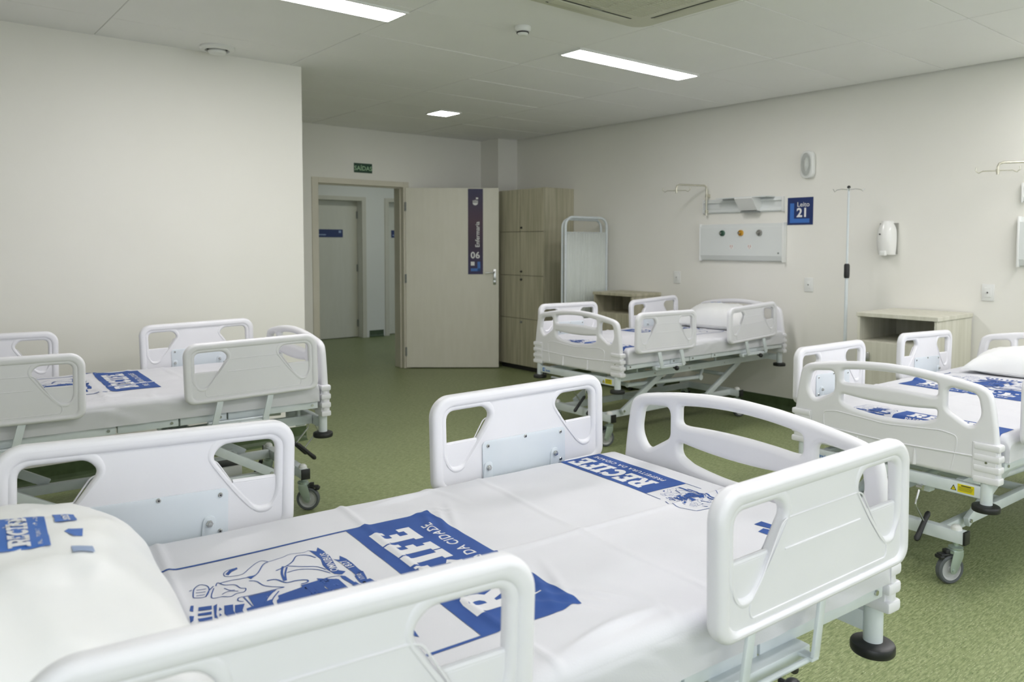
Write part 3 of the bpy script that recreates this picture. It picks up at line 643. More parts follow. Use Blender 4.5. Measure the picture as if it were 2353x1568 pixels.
def hinge_tab_data():
    b = MB(); tab = rounded([(-0.013, -0.205), (0.015, -0.205), (0.015, -0.272), (-0.020, -0.272)], [0.016, 0.013, 0.003, 0.003], 6)
    b.mesh(curve_mesh([tab], 0.0015, 0.001, 1), 0, Matrix.Translation((0, -0.0185, 0)) @ RX)
    b.lathe([(0.0085, -0.021), (0.0085, -0.0265), (0.0075, -0.0275), (0, -0.0275)], (0, 0, -0.222), 'Y', 6, 1).lathe([(0.0055, -0.0275), (0.0045, -0.0315), (0, -0.032)], (0, 0, -0.222), 'Y', 12, 1)
    return b.data('hinge_tab', [PLATE, CHROME], ang=35)
HTAB = hinge_tab_data()
def board_data(name):
    """foot / head board in the YZ plane, outer face towards -x; z relative to zt"""
    half = [(0.463, -0.428), (0.462, -0.36), (0.456, -0.28), (0.444, -0.18), (0.430, -0.095), (0.418, -0.062), (0.385, -0.042), (0.33, -0.031), (0.24, -0.016), (0.12, -0.003), (0.0, 0.002)]
    out = half+[(-x, z) for x, z in half[-2::-1]]
    outer = rounded(out, [0.004, 0.02, 0.03, 0.03, 0.03, 0.03, 0.03, 0.03, 0.05, 0.06, 0.06]+[0.06, 0.05]+[0.03]*6+[0.02, 0.004][::1] if False else 0.03, 4)
    def side(s):
        P = [(0.372, -0.077), (0.388, -0.165), (0.352, -0.220), (0.285, -0.180), (0.252, -0.160), (0.252, -0.063)]
        R = [0.028, 0.03, 0.045, 0.03, 0.04, 0.03]
        return [(s*x, z) for x, z in rounded(P, R, 6)]
    def arc(xa, za, zm, n=14, rev=False):
        pts = [(xa*(1-2*i/n), za+(zm-za)*(1-(1-2*i/n)**2)) for i in range(n+1)]
        return pts[::-1] if rev else pts
    slot2 = rounded(arc(0.185, -0.050, -0.037)+[(-0.214, -0.054), (-0.214, -0.109)]+arc(0.185, -0.112, -0.104, rev=True)+[(0.214, -0.109), (0.214, -0.054)], 0.026, 5)
    slot3 = rounded(arc(0.188, -0.169, -0.179)+[(-0.214, -0.166), (-0.214, -0.205)]+arc(0.170, -0.224, -0.240, rev=True)+[(0.214, -0.205), (0.214, -0.166)], 0.022, 5)
    RR = Matrix.Rotation(PI/2, 4, 'Z') @ RX      # x->y, y->z, z->x
    b = MB(); b.mesh(curve_mesh([outer, side(1), side(-1), slot2, slot3], 0.002, 0.0165, 5), 0, RR)
    # soft rims of the openings and the raised lower panel with its corner ribs
    xo = -0.0185
    def ridge(pts, r=0.0032): b.tube([(xo, y, z) for y, z in rounded_open(pts, 0.02)], r, 6)
    ridge([(-0.28, -0.41), (-0.30, -0.30), (-0.30, -0.262), (-0.24, -0.25), (0, -0.268), (0.24, -0.25), (0.30, -0.262), (0.30, -0.30), (0.28, -0.41)], 0.0028)
    ridge([(-0.362, -0.332), (0, -0.345), (0.362, -0.332)], 0.004)
    for s in (-1, 1):
        b.tube([(xo, s*0.13, -0.35), (xo-0.002, s*0.13, -0.418)], [0.004, 0.008], 8)
        for sg_ in (-1, 1):
            b.cbox(min(sg_*0.017, sg_*0.0235), max(sg_*0.017, sg_*0.0235), *sorted((s*0.362, s*0.452)), -0.424, -0.27, 0.004)
        for k in range(4):
            z = -0.282-0.045*k; y0_, y1_ = sorted((s*0.366, s*0.466))
            bm_ = MB(); b.cbox(-0.0275, 0.0275, y0_, y1_, z-0.0185, z+0.0115, 0.0085)
        b.lathe([(0.005, -0.036), (0.005, -0.038), (0, -0.038)], (0, s*0.42, -0.345), 'X', 10, 1)
    return b.data(name, [WHITE, CHROME], ang=40)
BOARD = board_data('bed_board')
def caster_data():
    wheel = MB().lathe([(0.046, -0.0135), (0.056, -0.0145), (0.0615, -0.010), (0.0625, 0), (0.0615, 0.010), (0.056, 0.0145), (0.047, 0.0135), (0.045, 0.0), (0.047, -0.0135), (0.056, -0.0145)][1:], (0, 0, 0), 'Y', 36, 0, False).data('tyre', TYRE)
    hub = MB().lathe([(0.0, -0.011), (0.012, -0.011), (0.014, -0.006), (0.038, -0.004), (0.044, -0.012), (0.047, -0.012), (0.047, 0.012), (0.044, 0.012), (0.038, 0.004), (0.014, 0.006), (0.012, 0.011), (0, 0.011)], (0, 0, 0), 'Y', 32).data('wheel_hub', HUB)
    f = MB()
    for s in (-1, 1):
        f.mesh(curve_mesh([rounded([(-0.016, 0.014), (-0.012, -0.016), (0.014, -0.016), (0.048, 0.055), (0.048, 0.084), (0.0, 0.084)], 0.012, 4)], 0.0008, 0.0006, 1), 0, Matrix.Translation((0, s*0.022, 0)) @ RX)
    f.cbox(-0.002, 0.05, -0.023, 0.023, 0.079, 0.084, 0.002).lathe([(0.027, 0.084), (0.029, 0.088), (0.029, 0.094), (0.02, 0.098)], (0.028, 0, 0), n=22).lathe([(0.011, 0.09), (0.011, 0.115)], (0.028, 0, 0), n=14)
    f.tube([(0, -0.027, 0), (0, 0.027, 0)], 0.006, 12)
    fork = f.data('fork', FORK, ang=35)
    br = MB().cbox(-0.055, -0.012, -0.016, 0.016, 0.062, 0.072, 0.004).cbox(-0.062, -0.04, -0.019, 0.019, 0.05, 0.066, 0.005).cbox(-0.03, -0.008, -0.013, 0.013, 0.066, 0.088, 0.004).data('brake_pedal', BLACK)
    return wheel, hub, fork, br
TY, HB, FK, BRK = caster_data()
def crank_data():
    rod = MB().tube([(0.03, 0, 0.004), (-0.012, 0, 0)], 0.008, 12).lathe([(0.0125, -0.012), (0.0125, 0.012)], (-0.012, 0, -0.002), 'Y', 14)
    rod.tube([(-0.012, 0, -0.002), (-0.040, 0, -0.045), (-0.048, 0, -0.066), (-0.040, 0, -0.082), (0.022, 0.0, -0.150), (0.033, 0.0, -0.163)], 0.0046, 10)
    return rod.data('crank', CHROME), MB().tube([(0.074, 0, -0.128), (0.064, 0, -0.136), (0.048, 0, -0.150), (0.030, 0, -0.167), (-0.005, 0, -0.202), (-0.026, 0, -0.222), (-0.033, 0, -0.229)], [0.008, 0.012, 0.0105, 0.0105, 0.0115, 0.0125, 0.007], 14).data('crank_grip', BLACK)
CRK, GRP = crank_data()
KNOB = MB().ball((0, 0, 0), 0.0175, 0, (1, 1, 1), 20, 12).tube([(0, -0.03, 0), (0, 0, 0)], 0.006, 10).data('release_knob', BLACK)
POST = MB().lathe([(0.0225, -0.43), (0.0225, -0.528)], (0, 0, 0), n=24).data('corner_post', METAL)
PAD = MB().lathe([(0.022, -0.523), (0.044, -0.5255), (0.0495, -0.5285), (0.0515, -0.533), (0.0515, -0.547), (0.049, -0.551), (0.044, -0.552), (0, -0.552)], (0, 0, 0), n=36).data('bumper_disc', BLACK)
COLLAR = MB().lathe([(0.024, -0.426), (0.024, -0.434)], (0, 0, 0), n=24).data('post_collar', BLACK)
def bed(X, Y, th, zt, pf, ph, dzh, near, label, br=(0.55, 0.31), knob=0.47, labels=False):
    t = thing('hospital_bed', label, 'bed', (X, Y, 0), th, 'hospital beds of the ward')
    def P(name, me, loc=(0, 0, 0), rot=(0, 0, 0), par=t, wn=False): return link(name, me, par, loc, rot, wn)
    P('footboard', BOARD, (0, 0, zt), wn=True); P('headboard', BOARD, (1.99, 0, zt), (0, 0, PI), wn=True)
    for x in (0, 1.99):
        for y in (-0.412, 0.412):
            q = P('corner_post', POST, (x, y, zt)); P('bumper_disc', PAD, (0, 0, 0), par=q); P('post_collar', COLLAR, (0, 0, 0), par=q)
    for u0, sl, dz, nm in ((0.0715, pf, 0, 'f'), (1.112, ph, dzh, 'h')):
        for s in (1, -1):
            c = (u0+RL/2, s*0.512, zt+dz)
            r = P('side_rail', RAIL, c, (0, -sl if s > 0 else sl, 0 if s > 0 else PI), wn=True)
            P('mounting_plate', RPLATE, par=r)
            for x in (-0.112, 0.14): P('hinge_tab', HTAB, (x if s > 0 else x-0.028, 0, 0), par=r)
            off = 0 if nm == 'f' else 1.04
            b = MB()
            for ub in br:
                a_ = (ub+off, s*0.516, zt+dz-0.272); c_ = (ub+off+0.03, s*0.522, zt-0.388)
                n0 = len(b.v); b.bar(a_, c_, 0.007, 0.030)
                b.cbox(ub+off+0.018, ub+off+0.042, *sorted((s*0.465, s*0.524)), zt-0.396, zt-0.388, 0.002)
            b.tube([(br[1]+off+0.03, s*0.512, zt-0.395), (br[0]+off+0.03, s*0.512, zt-0.395)], 0.006, 10)
            b.build('rail_arm', METAL, t)
            mm = MB().cbox(br[1]+off+0.0, br[0]+off+0.05, *sorted((s*0.455, s*0.492)), zt-0.412, zt-0.384, 0.003)
            mm.build('slide_channel', METAL, t)
            P('release_knob', KNOB, (knob+off, s*0.545, zt-0.404), (0, 0, 0 if s > 0 else PI))
    # deck in four hinged sections
    secs = [(0.045, 0.50), (0.508, 0.72), (0.728, 0.985), (0.993, 1.945)]
    for a, b_ in secs:
        d = MB().cbox(a, b_, 0.425, 0.458, zt-0.386, zt-0.350, 0.002).cbox(a, b_, -0.458, -0.425, zt-0.386, zt-0.350, 0.002)
        for x in (a+0.02, b_-0.02): d.cbox(x-0.012, x+0.012, -0.425, 0.425, zt-0.380, zt-0.356, 0.002)
        d.box(a+0.002, b_-0.002, -0.43, 0.43, zt-0.356, zt-0.3525)
        for x in (a+0.03,):
            for s in (-1, 1): d.lathe([(0.0065, s*0.458), (0.0065, s*0.4625), (0, s*0.4625)], (x, 0, zt-0.368), 'Y', 12, 1)
        d.build('deck_section', [METAL, CHROME], t)
    # upper frame
    f = MB()
    for s in (-1, 1):
        f.cbox(0.02, 1.97, *sorted((s*0.285, s*0.315)), zt-0.498, zt-0.450, 0.003)
        for x in (0.09, 0.32, 0.78, 1.25, 1.75): f.tube([(x, s*0.30, zt-0.452), (x, s*0.30, zt-0.382)], 0.009, 10)
        for x in (0.5, 0.9, 1.35): f.lathe([(0.006, s*0.315), (0.006, s*0.319), (0, s*0.319)], (x, 0, zt-0.474), 'Y', 12, 1)
    f.cbox(-0.016, 0.016, -0.395, 0.395, zt-0.503, zt-0.453, 0.003).cbox(1.974, 2.006, -0.395, 0.395, zt-0.503, zt-0.453, 0.003)
    for x in (0.45, 0.72, 1.22, 1.6): f.cbox(x-0.015, x+0.015, -0.286, 0.286, zt-0.49, zt-0.46, 0.002)
    for y in (0.165*near, 0.035*near): f.cbox(0.01, 0.06, y-0.02, y+0.02, zt-0.535, zt-0.48, 0.003)
    f.build('upper_frame', [METAL, CHROME], t)
    # drive tubes beneath the deck
    g = MB().tube([(0.05, -0.10, zt-0.51), (0.62, -0.10, zt-0.49)], 0.014, 12).tube([(0.05, 0.10, zt-0.51), (1.18, 0.10, zt-0.52)], 0.014, 12)
    g.tube([(0.30, -0.22, zt-0.555), (1.15, -0.22, zt-0.585)], 0.017, 12).tube([(1.15, -0.22, zt-0.585), (1.185, -0.22, zt-0.535), (1.19, -0.22, zt-0.48)], 0.013, 10).lathe([(0.024, -0.24), (0.024, -0.20)], (1.15, 0, zt-0.585), 'Y', 16)
    g.tube([(1.16, -0.29, zt-0.48), (1.16, 0.29, zt-0.48)], 0.014, 12)
    g.build('drive_tube', METAL, t)
    for y in (0.165, 0.035):
        cr_ = P('crank_handle', CRK, (-0.022, y*near, zt-0.508), (0, 0, 0)); P('grip', GRP, par=cr_)
    # base frame on four casters
    zb0, zb1 = 0.178, 0.232
    f = MB()
    for x in (0.062, 1.585): f.cbox(x-0.022, x+0.022, -0.312, 0.312, zb0, zb1, 0.003)
    for s in (-1, 1): f.cbox(0.084, 1.563, *sorted((s*0.195, s*0.225)), zb0+0.004, zb1-0.002, 0.003)
    f.cbox(0.70, 0.73, -0.195, 0.195, zb0+0.01, zb1-0.01, 0.002).cbox(1.0, 1.03, -0.195, 0.195, zb0+0.01, zb1-0.01, 0.002)
    f.build('base_frame', METAL, t)
    for x in (0.062, 1.585):
        for s in (-1, 1):
            MB().cbox(x-0.024, x+0.024, *sorted((s*0.312, s*0.322)), zb0-0.001, zb1+0.001, 0.002).build('end_plug', BLACK, t)
            MB().lathe([(0.023, zb1), (0.021, zb1+0.011), (0.013, zb1+0.019), (0, zb1+0.022)], (x, s*0.276, 0), n=20).build('dome_cap', FIXT, t)
            q = link('caster', FK, t, (x-0.028, s*0.276, 0.0627), (0, 0, 0))
            a_ = {(0.062, -1): -0.42, (0.062, 1): 0.2, (1.585, -1): 2.9, (1.585, 1): 3.3}[(x, s)] if near < 0 else {(0.062, 1): -0.62, (0.062, -1): 2.6, (1.585, -1): 0.4, (1.585, 1): 3.3}[(x, s)]
            q.location = (x-0.028*math.cos(a_), s*0.276-0.028*math.sin(a_), 0.0627); q.rotation_euler = (0, 0, a_)
            link('tyre', TY, q); link('wheel_hub', HB, q); link('brake_pedal', BRK, q)
    # lifting arms
    rise = zt-0.475-0.222; run = math.sqrt(max(0.55**2-rise**2, 0.01))
    for u in (0.215, 1.20):
        for s in (-1, 1):
            a_ = (u, s*0.252, 0.222); c_ = (u+run, s*0.252, zt-0.475)
            MB().bar(a_, c_, 0.022, 0.044).lathe([(0.009, s*0.262), (0.009, s*0.270), (0, s*0.270)], (u+0.012, 0, 0.229), 'Y', 12, 1).build('lifting_arm', [METAL, CHROME], t)
        k = 0.55
        MB().tube([(u+run*k, -0.252, 0.222+rise*k), (u+run*k, 0.252, 0.222+rise*k)], 0.016, 12).tube([(u+run, -0.29, zt-0.475), (u+run, 0.29, zt-0.475)], 0.015, 12).build('cross_shaft', METAL, t)
    MB().tube([(0.72, 0.05, 0.225), (0.98, 0.04, zt-0.50)], 0.024, 16).tube([(0.85, 0.045, 0.30), (1.14, 0.03, zt-0.46)], 0.013, 12).build('lift_cylinder', METAL, t)
    if not labels:
        bx = MB().cbox(0.34, 0.52, 0.0, 0.13, 0.20, 0.262, 0.006).build('drive_box', FIXT, t); MB().cbox(0.35, 0.51, 0.008, 0.122, 0.262, 0.268, 0.002).build('box_lid', BLACK, bx)
        MB().tube([(0.33, -0.03, 0.20), (0.33, -0.03, 0.29), (0.345, -0.03, 0.305), (0.50, -0.03, 0.305), (0.52, -0.03, 0.29), (0.52, -0.03, 0.20)], 0.009, 10).build('guard_loop', METAL, t)
    if labels:
        L_ = MB().box(-0.0168, -0.0158, -0.372, -0.308, zt-0.494, zt-0.460).build('warning_label', YEL, t, smooth=False)
        k_ = MB().box(-0.0176, -0.0170, -0.360, -0.322, zt-0.468, zt-0.464)
        k_.build('label_heading', INK, L_, smooth=False)
        k_ = MB()
        for q in range(4): k_.box(-0.0174, -0.0169, -0.368+0.002*q, -0.312, zt-0.4735-0.0045*q, zt-0.4712-0.0045*q)
        k_.build('label_small_print', OLIVE, L_, smooth=False)
        tr = MB().add([(-0.0168, -0.280, zt-0.491), (-0.0168, -0.304, zt-0.491), (-0.0168, -0.292, zt-0.468), (-0.0158, -0.280, zt-0.491), (-0.0158, -0.304, zt-0.491), (-0.0158, -0.292, zt-0.468)], [(0, 1, 2), (3, 5, 4), (0, 3, 4, 1), (1, 4, 5, 2), (2, 5, 3, 0)]).build('warning_triangle', INK, t, smooth=False)
        MB().add([(-0.0172, -0.284, zt-0.489), (-0.0172, -0.300, zt-0.489), (-0.0172, -0.292, zt-0.4735)], [(0, 1, 2)]).build('triangle_field', YEL, tr, smooth=False)
        MB().add([(-0.0175, -0.2905, zt-0.477), (-0.0175, -0.294, zt-0.483), (-0.0175, -0.2915, zt-0.482), (-0.0175, -0.2925, zt-0.488), (-0.0175, -0.2895, zt-0.4815), (-0.0175, -0.292, zt-0.4825)], [(0, 1, 2), (2, 3, 4), (0, 2, 5)]).build('bolt_symbol', INK, tr, smooth=False)
        lg = MB().box(-0.0172, -0.0162, 0.335, 0.362, zt-0.492, zt-0.464).build('maker_logo', LOGO, t, smooth=False)
        MB().box(-0.0178, -0.0172, 0.340, 0.345, zt-0.488, zt-0.468).box(-0.0178, -0.0172, 0.345, 0.355, zt-0.479, zt-0.475).build('logo_mark', SWHITE, lg, smooth=False)
        m_ = plane_mtx((-0.0165, 0.300, zt-0.489), (0, -1, 0), (0, 0, 1))
        sheet_text('drada', 0.021, LOGO, t, m_, name='maker_name', bold=0.02)
    return t
# ---------------------------------------------------------------- mattresses with printed sheets
ML, MW, MR, MTH = 1.905, 0.945, 0.030, 0.110     # length, width, edge radius, thickness
def wrinkle(u, w, seed, amp):
    n = noise.noise(Vector((u*5+seed, w*7, seed)))*0.5+noise.noise(Vector((u*11, w*13+seed, seed*2)))*0.25
    z = amp*0.0042*n
    # laundered fold ridges: one along the bed, some across
    z += 0.0060*math.exp(-((w-0.022-0.012*math.sin(u*3))/0.009)**2)*amp
    for uf, k in ((0.56, 0.6), (0.98, 1.0), (1.42, 0.8)):
        z += 0.0052*k*amp*math.exp(-((u-uf-0.01*math.sin(w*5+seed))/0.009)**2)
    # diagonal pulls near the deck hinge
    z += amp*0.0040*math.exp(-((u-0.74-0.05*math.sin(w*9+seed))/0.012)**2)*max(0.0, min(1.0, (abs(w)-0.22)/0.2))
    for k in range(16):
        a = seed*1.7+k*2.1; cx = 0.62+0.42*math.sin(a*3); cy = (-1 if k % 2 else 1)*(0.10+0.32*abs(math.cos(a)))
        du, dw = u-cx, w-cy; ca, sa = math.cos(a), math.sin(a)
        p_, q_ = du*ca+dw*sa, -du*sa+dw*ca
        z += amp*0.0055*math.exp(-(p_/0.085)**2-(q_/0.010)**2)
    return z
def drape(u, w, seed, amp, off=0.0):
    """point of the sheet for flat coordinates measured from the mattress foot end, w across"""
    def edge(t, lim):          # returns (coordinate, drop, bulge)
        if abs(t) <= lim-MR: return t, 0.0, 0.0
        s_ = 1 if t > 0 else -1; d = abs(t)-(lim-MR); q = MR*PI/2
        if d < q:
            a = d/MR; return s_*(lim-MR+(MR+off)*math.sin(a)), (MR+off)*(1-math.cos(a))-off*(1-0), 0
        return s_*(lim+off), MR+(d-q), 1
    uc = u-ML/2
    x, dx, bx = edge(uc, ML/2); y, dy, by = edge(w, MW/2)
    top = 1.0 if (dx <= 0 and dy <= 0) else max(0.0, 1-(max(dx, 0)+max(dy, 0))/MR)
    z = -max(dx, 0)-max(dy, 0)+wrinkle(u, w, seed, amp)*top+off*(1 if (dx <= 0 and dy <= 0) else max(0, 1-(max(dx, 0)+max(dy, 0))/MR))
    if by: y += (1 if w > 0 else -1)*(0.007*amp*abs(noise.noise(Vector((u*9+16*dy, seed, dy*9))))+0.004*math.exp(-((u-0.98)/0.008)**2))*min(1, dy/0.04)
    if bx: x += (1 if uc > 0 else -1)*0.004*amp*noise.noise(Vector((w*14, seed, dy*7)))*min(1, dx/0.05)
    lowest = -MTH
    z = max(z, lowest)
    return Vector((x+ML/2, y, z))
def sheet_data(seed, amp, step):
    q = MR*PI/2; eu = (ML/2-MR)+q+(MTH-MR); ew = (MW/2-MR)+q+(MTH-MR)
    def axis(e_, lim):
        n = int(2*e_/step); s_ = set(-e_+2*e_*i/n for i in range(n+1))
        for k in range(7):
            for sg_ in (-1, 1): s_.add(sg_*(lim-MR+q*k/6))
        s_ = sorted(s_); out = [s_[0]]
        for v in s_[1:]:
            if v-out[-1] > 0.0022: out.append(v)
        return out
    us = axis(eu, ML/2); ws = axis(ew, MW/2)
    vs = [drape(a+ML/2, b, seed, amp) for a in us for b in ws]; nw = len(ws)
    b = MB(); b.add(vs, [(i*nw+j, (i+1)*nw+j, (i+1)*nw+j+1, i*nw+j+1) for i in range(len(us)-1) for j in range(nw-1)])
    b.add([(0.02, -MW/2+0.01, -MTH), (ML-0.02, -MW/2+0.01, -MTH), (ML-0.02, MW/2-0.01, -MTH), (0.02, MW/2-0.01, -MTH)], [(0, 3, 2, 1)])
    me = bpy.data.meshes.new('sheet'); me.from_pydata(b.v, [], b.f); me.materials.append(SHEET)
    me.polygons.foreach_set('use_smooth', [True]*len(me.polygons)); me.update(); return me
def lay(name, shapes, m, parent, seed, amp, off, grid, dr=None):
    """shapes: list of (verts2d, faces) in sheet coordinates; cut to a grid and laid on the sheet"""
    bm = bmesh.new()
    for vs, fs in shapes:
        bv = [bm.verts.new((x, y, 0)) for x, y in vs]
        for f in fs:
            try: bm.faces.new([bv[i] for i in f])
            except ValueError: pass
    if not bm.verts: bm.free(); return None
    xs = [v.co.x for v in bm.verts]; ys = [v.co.y for v in bm.verts]
    for ax, lo, hi in ((0, min(xs), max(xs)), (1, min(ys), max(ys))):
        k = math.ceil(lo/grid)
        while k*grid < hi:
            co = [0, 0, 0]; no = [0, 0, 0]; co[ax] = k*grid; no[ax] = 1
            bmesh.ops.bisect_plane(bm, geom=bm.verts[:]+bm.edges[:]+bm.faces[:], plane_co=co, plane_no=no, dist=1e-6); k += 1
    bmesh.ops.triangulate(bm, faces=[f for f in bm.faces if len(f.verts) > 4])
    bmesh.ops.remove_doubles(bm, verts=bm.verts, dist=1e-6)
    fn = dr or (lambda x, y, o: drape(x, y, seed, amp, o))
    for v in bm.verts: v.co = fn(v.co.x, v.co.y, off)
    bmesh.ops.recalc_face_normals(bm, faces=bm.faces)
    me = bpy.data.meshes.new(name); bm.to_mesh(me); bm.free(); me.materials.append(m)
    me.polygons.foreach_set('use_smooth', [True]*len(me.polygons)); me.update()
    o = link(name, me, parent)
    return o
def poly(pts, holes=()):
    loops = [pts]+list(holes); flat = [p for l in loops for p in l]
    tri = tessellate_polygon([[Vector((x, y, 0)) for x, y in l] for l in loops])
    return flat, [tuple(t) for t in tri]
def ell(cx, cy, rx, ry, a0, a1, n=18): return [(cx+rx*math.cos(a0+(a1-a0)*i/n), cy+ry*math.sin(a0+(a1-a0)*i/n)) for i in range(n+1)]
GL = {
 'E': (0.80, [(0, 0), (.80, 0), (.80, .33), (.62, .33), (.62, .21), (.38, .21), (.38, .41), (.56, .41), (.56, .60), (.38, .60), (.38, .79), (.60, .79), (.60, .68), (.78, .68), (.78, 1), (0, 1), (0, .80), (.10, .80), (.10, .20), (0, .20)], []),
 'F': (0.76, [(0, 0), (.50, 0), (.50, .19), (.38, .19), (.38, .39), (.57, .39), (.57, .59), (.38, .59), (.38, .79), (.58, .79), (.58, .66), (.76, .66), (.76, 1), (0, 1), (0, .81), (.10, .81), (.10, .19), (0, .19)], []),
 'I': (0.52, [(0, 0), (.52, 0), (.52, .20), (.40, .20), (.40, .80), (.52, .80), (.52, 1), (0, 1), (0, .80), (.12, .80), (.12, .20), (0, .20)], []),
 'C': (0.84, [(.84, .36)]+ell(.44, .5, .44, .5, -0.55, -2*PI+0.60, 30)[0:0]+[], []),
 'R': (0.92, [(0, 0), (.48, 0), (.48, .18), (.38, .18), (.38, .36), (.46, .36), (.60, .12), (.66, .02), (.92, 0), (.92, .18), (.84, .20), (.72, .42), (.82, .52), (.86, .68), (.82, .86), (.70, .97), (.52, 1), (0, 1), (0, .82), (.10, .82), (.10, .18), (0, .18)], [[(.38, .56), (.48, .56), (.56, .62), (.57, .72), (.52, .80), (.38, .81)]]),
}
GL['C'] = (0.84, ell(.44, .5, .44, .5, 0.62, 2*PI-0.62, 30)+[(.56, .36)]+ell(.44, .5, .165, .245, 2*PI-0.75, 0.75, 20)+[(.56, .66), (.80, .66), (.80, .98), (.70, .98), (.68, .92)], [])
def recife(h_):
    """the word as 2D shapes, height h_, lower left at the origin; returns shapes and width"""
    x = 0; out = []
    for ch_ in 'RECIFE':
        wd, o_, hs = GL[ch_]
        out.append(poly([((x+a)*h_, b*h_) for a, b in o_], [[((x+a)*h_, b*h_) for a, b in q] for q in hs])); x += wd+0.06
    return out, (x-0.06)*h_
CREST_P = [[(2345, 1130), (2195, 1010), (2395, 910), (2135, 870), (1775, 860), (1435, 910), (1015, 980), (875, 880), (775, 1000), (895, 1120), (1205, 1160), (1465, 1150), (1755, 1080), (2005, 1100), (2165, 1110)], [(1595, 860), (1495, 760), (1685, 680), (1465, 620), (1175, 600), (825, 610), (685, 600), (505, 790), (815, 780), (1085, 800), (1345, 790)], [(745, 640), (675, 580), (345, 650), (145, 720), (45, 830), (245, 860), (535, 830), (645, 730)], [(95, 810), (115, 540), (-275, 610), (-245, 860)], [(755, 1060), (665, 980), (125, 930), (-195, 980), (-175, 1040), (185, 1020), (585, 1080)], [(755, 1880), (805, 1310), (575, 1330), (555, 1480), (365, 1530), (225, 1500), (145, 1260), (-15, 1310), (-65, 1480), (-175, 1870), (165, 1810), (205, 1870)], [(855, 2880), (835, 2330), (645, 2580), (355, 2710), (125, 2750), (-135, 2750), (-95, 2870), (145, 2860), (195, 2920)], [(555, 2300), (125, 2300), (115, 2240), (-165, 2300), (-125, 2510), (175, 2530), (365, 2490)], [(725, 3360), (685, 3210), (435, 3270), (95, 3280), (-65, 3330), (-55, 3440), (195, 3420), (405, 3440)], [(635, 3190), (595, 3020), (345, 3130), (135, 3130), (-105, 3130), (-95, 3250), (125, 3250), (335, 3270)], [(935, 3770), (865, 3550), (705, 3590), (785, 3810)], [(675, 3840), (625, 3610), (505, 3640), (585, 3860)], [(465, 3890), (425, 3650), (275, 3680), (335, 3900)], [(205, 3880), (195, 3670), (85, 3670), (95, 3900)], [(1065, 3880), (1055, 3830), (775, 3900), (795, 3960)], [(575, 4010), (575, 3930), (355, 3990), (315, 4050)], [(825, 3530), (875, 3450), (445, 3570), (255, 3580), (335, 3630)], [(715, 3450), (595, 3430), (565, 3500)], [(475, 3510), (385, 3490), (345, 3540)], [(1745, 2650), (1735, 2460), (1595, 2610)], [(2365, 2680), (2275, 2690), (2195, 2830), (2055, 2930), (2135, 2970), (2305, 2850)]]
CREST_S = [(9, [(805, 2410), (555, 2610), (215, 2740), (-135, 2750)]), (9, [(745, 2320), (455, 2540), (145, 2640), (-115, 2620)]), (6, [(2335, 2680), (2325, 2860), (2215, 2980), (2045, 3000), (1955, 2870), (1945, 2680), (2135, 2500), (2335, 2310), (2415, 2150), (2275, 2050)]), (5, [(2275, 2050), (2325, 1710), (2395, 1550), (2305, 1270), (2345, 1130)]), (9, [(1895, 1140), (2105, 1240), (2215, 1440), (1985, 1620), (1845, 1800), (1735, 2060)]), (8, [(1845, 1790), (1645, 1550), (1465, 1290), (1215, 1180)]), (8, [(1525, 1890), (1535, 1630), (1335, 1340), (985, 1170)]), (16, [(1865, 1870), (1535, 2000), (1155, 2070)]), (12, [(1785, 1810), (1495, 1940), (1155, 2040)]), (12, [(1335, 2370), (1305, 2200), (1055, 2070), (1035, 1860), (945, 1690), (835, 1710), (815, 1850)]), (8, [(1775, 3170), (1775, 2960), (1725, 2720), (1755, 2460), (2185, 2190), (2275, 2050)]), (7, [(1695, 3270), (1825, 3200), (1645, 3120), (1525, 2950), (1315, 2900), (1235, 2820), (1105, 2880), (1115, 3020), (1045, 3160), (1135, 3290), (1165, 3450), (1305, 3450), (1615, 3330)]), (6, [(1495, 3160), (1345, 3100), (1285, 3010)]), (6, [(1235, 3270), (1305, 3130), (1195, 2970)]), (7, [(1455, 3750), (1785, 3660), (1925, 3520), (1795, 3410), (1565, 3430), (1325, 3560), (1385, 3730), (1455, 3750)]), (6, [(1715, 3630), (1675, 3460)]), (6, [(1595, 3670), (1555, 3500)]), (6, [(1465, 3690), (1425, 3540)]), (6, [(1745, 3760), (1765, 3700)]), (8, [(1315, 3550), (1565, 3430), (1715, 3310)]), (8, [(1535, 2670), (1425, 2550), (1135, 2470), (865, 2170)]), (8, [(895, 2940), (875, 2720), (865, 2170)]), (8, [(885, 2960), (195, 2920)]), (7, [(695, 3010), (785, 3090), (905, 3040), (895, 2940)]), (8, [(805, 1310), (755, 1060)]), (6, [(575, 1330), (145, 1260)]), (6, [(655, 1190), (105, 1170)]), (6, [(155, 1150), (-235, 1250)]), (10, [(145, 880), (-285, 930)])]

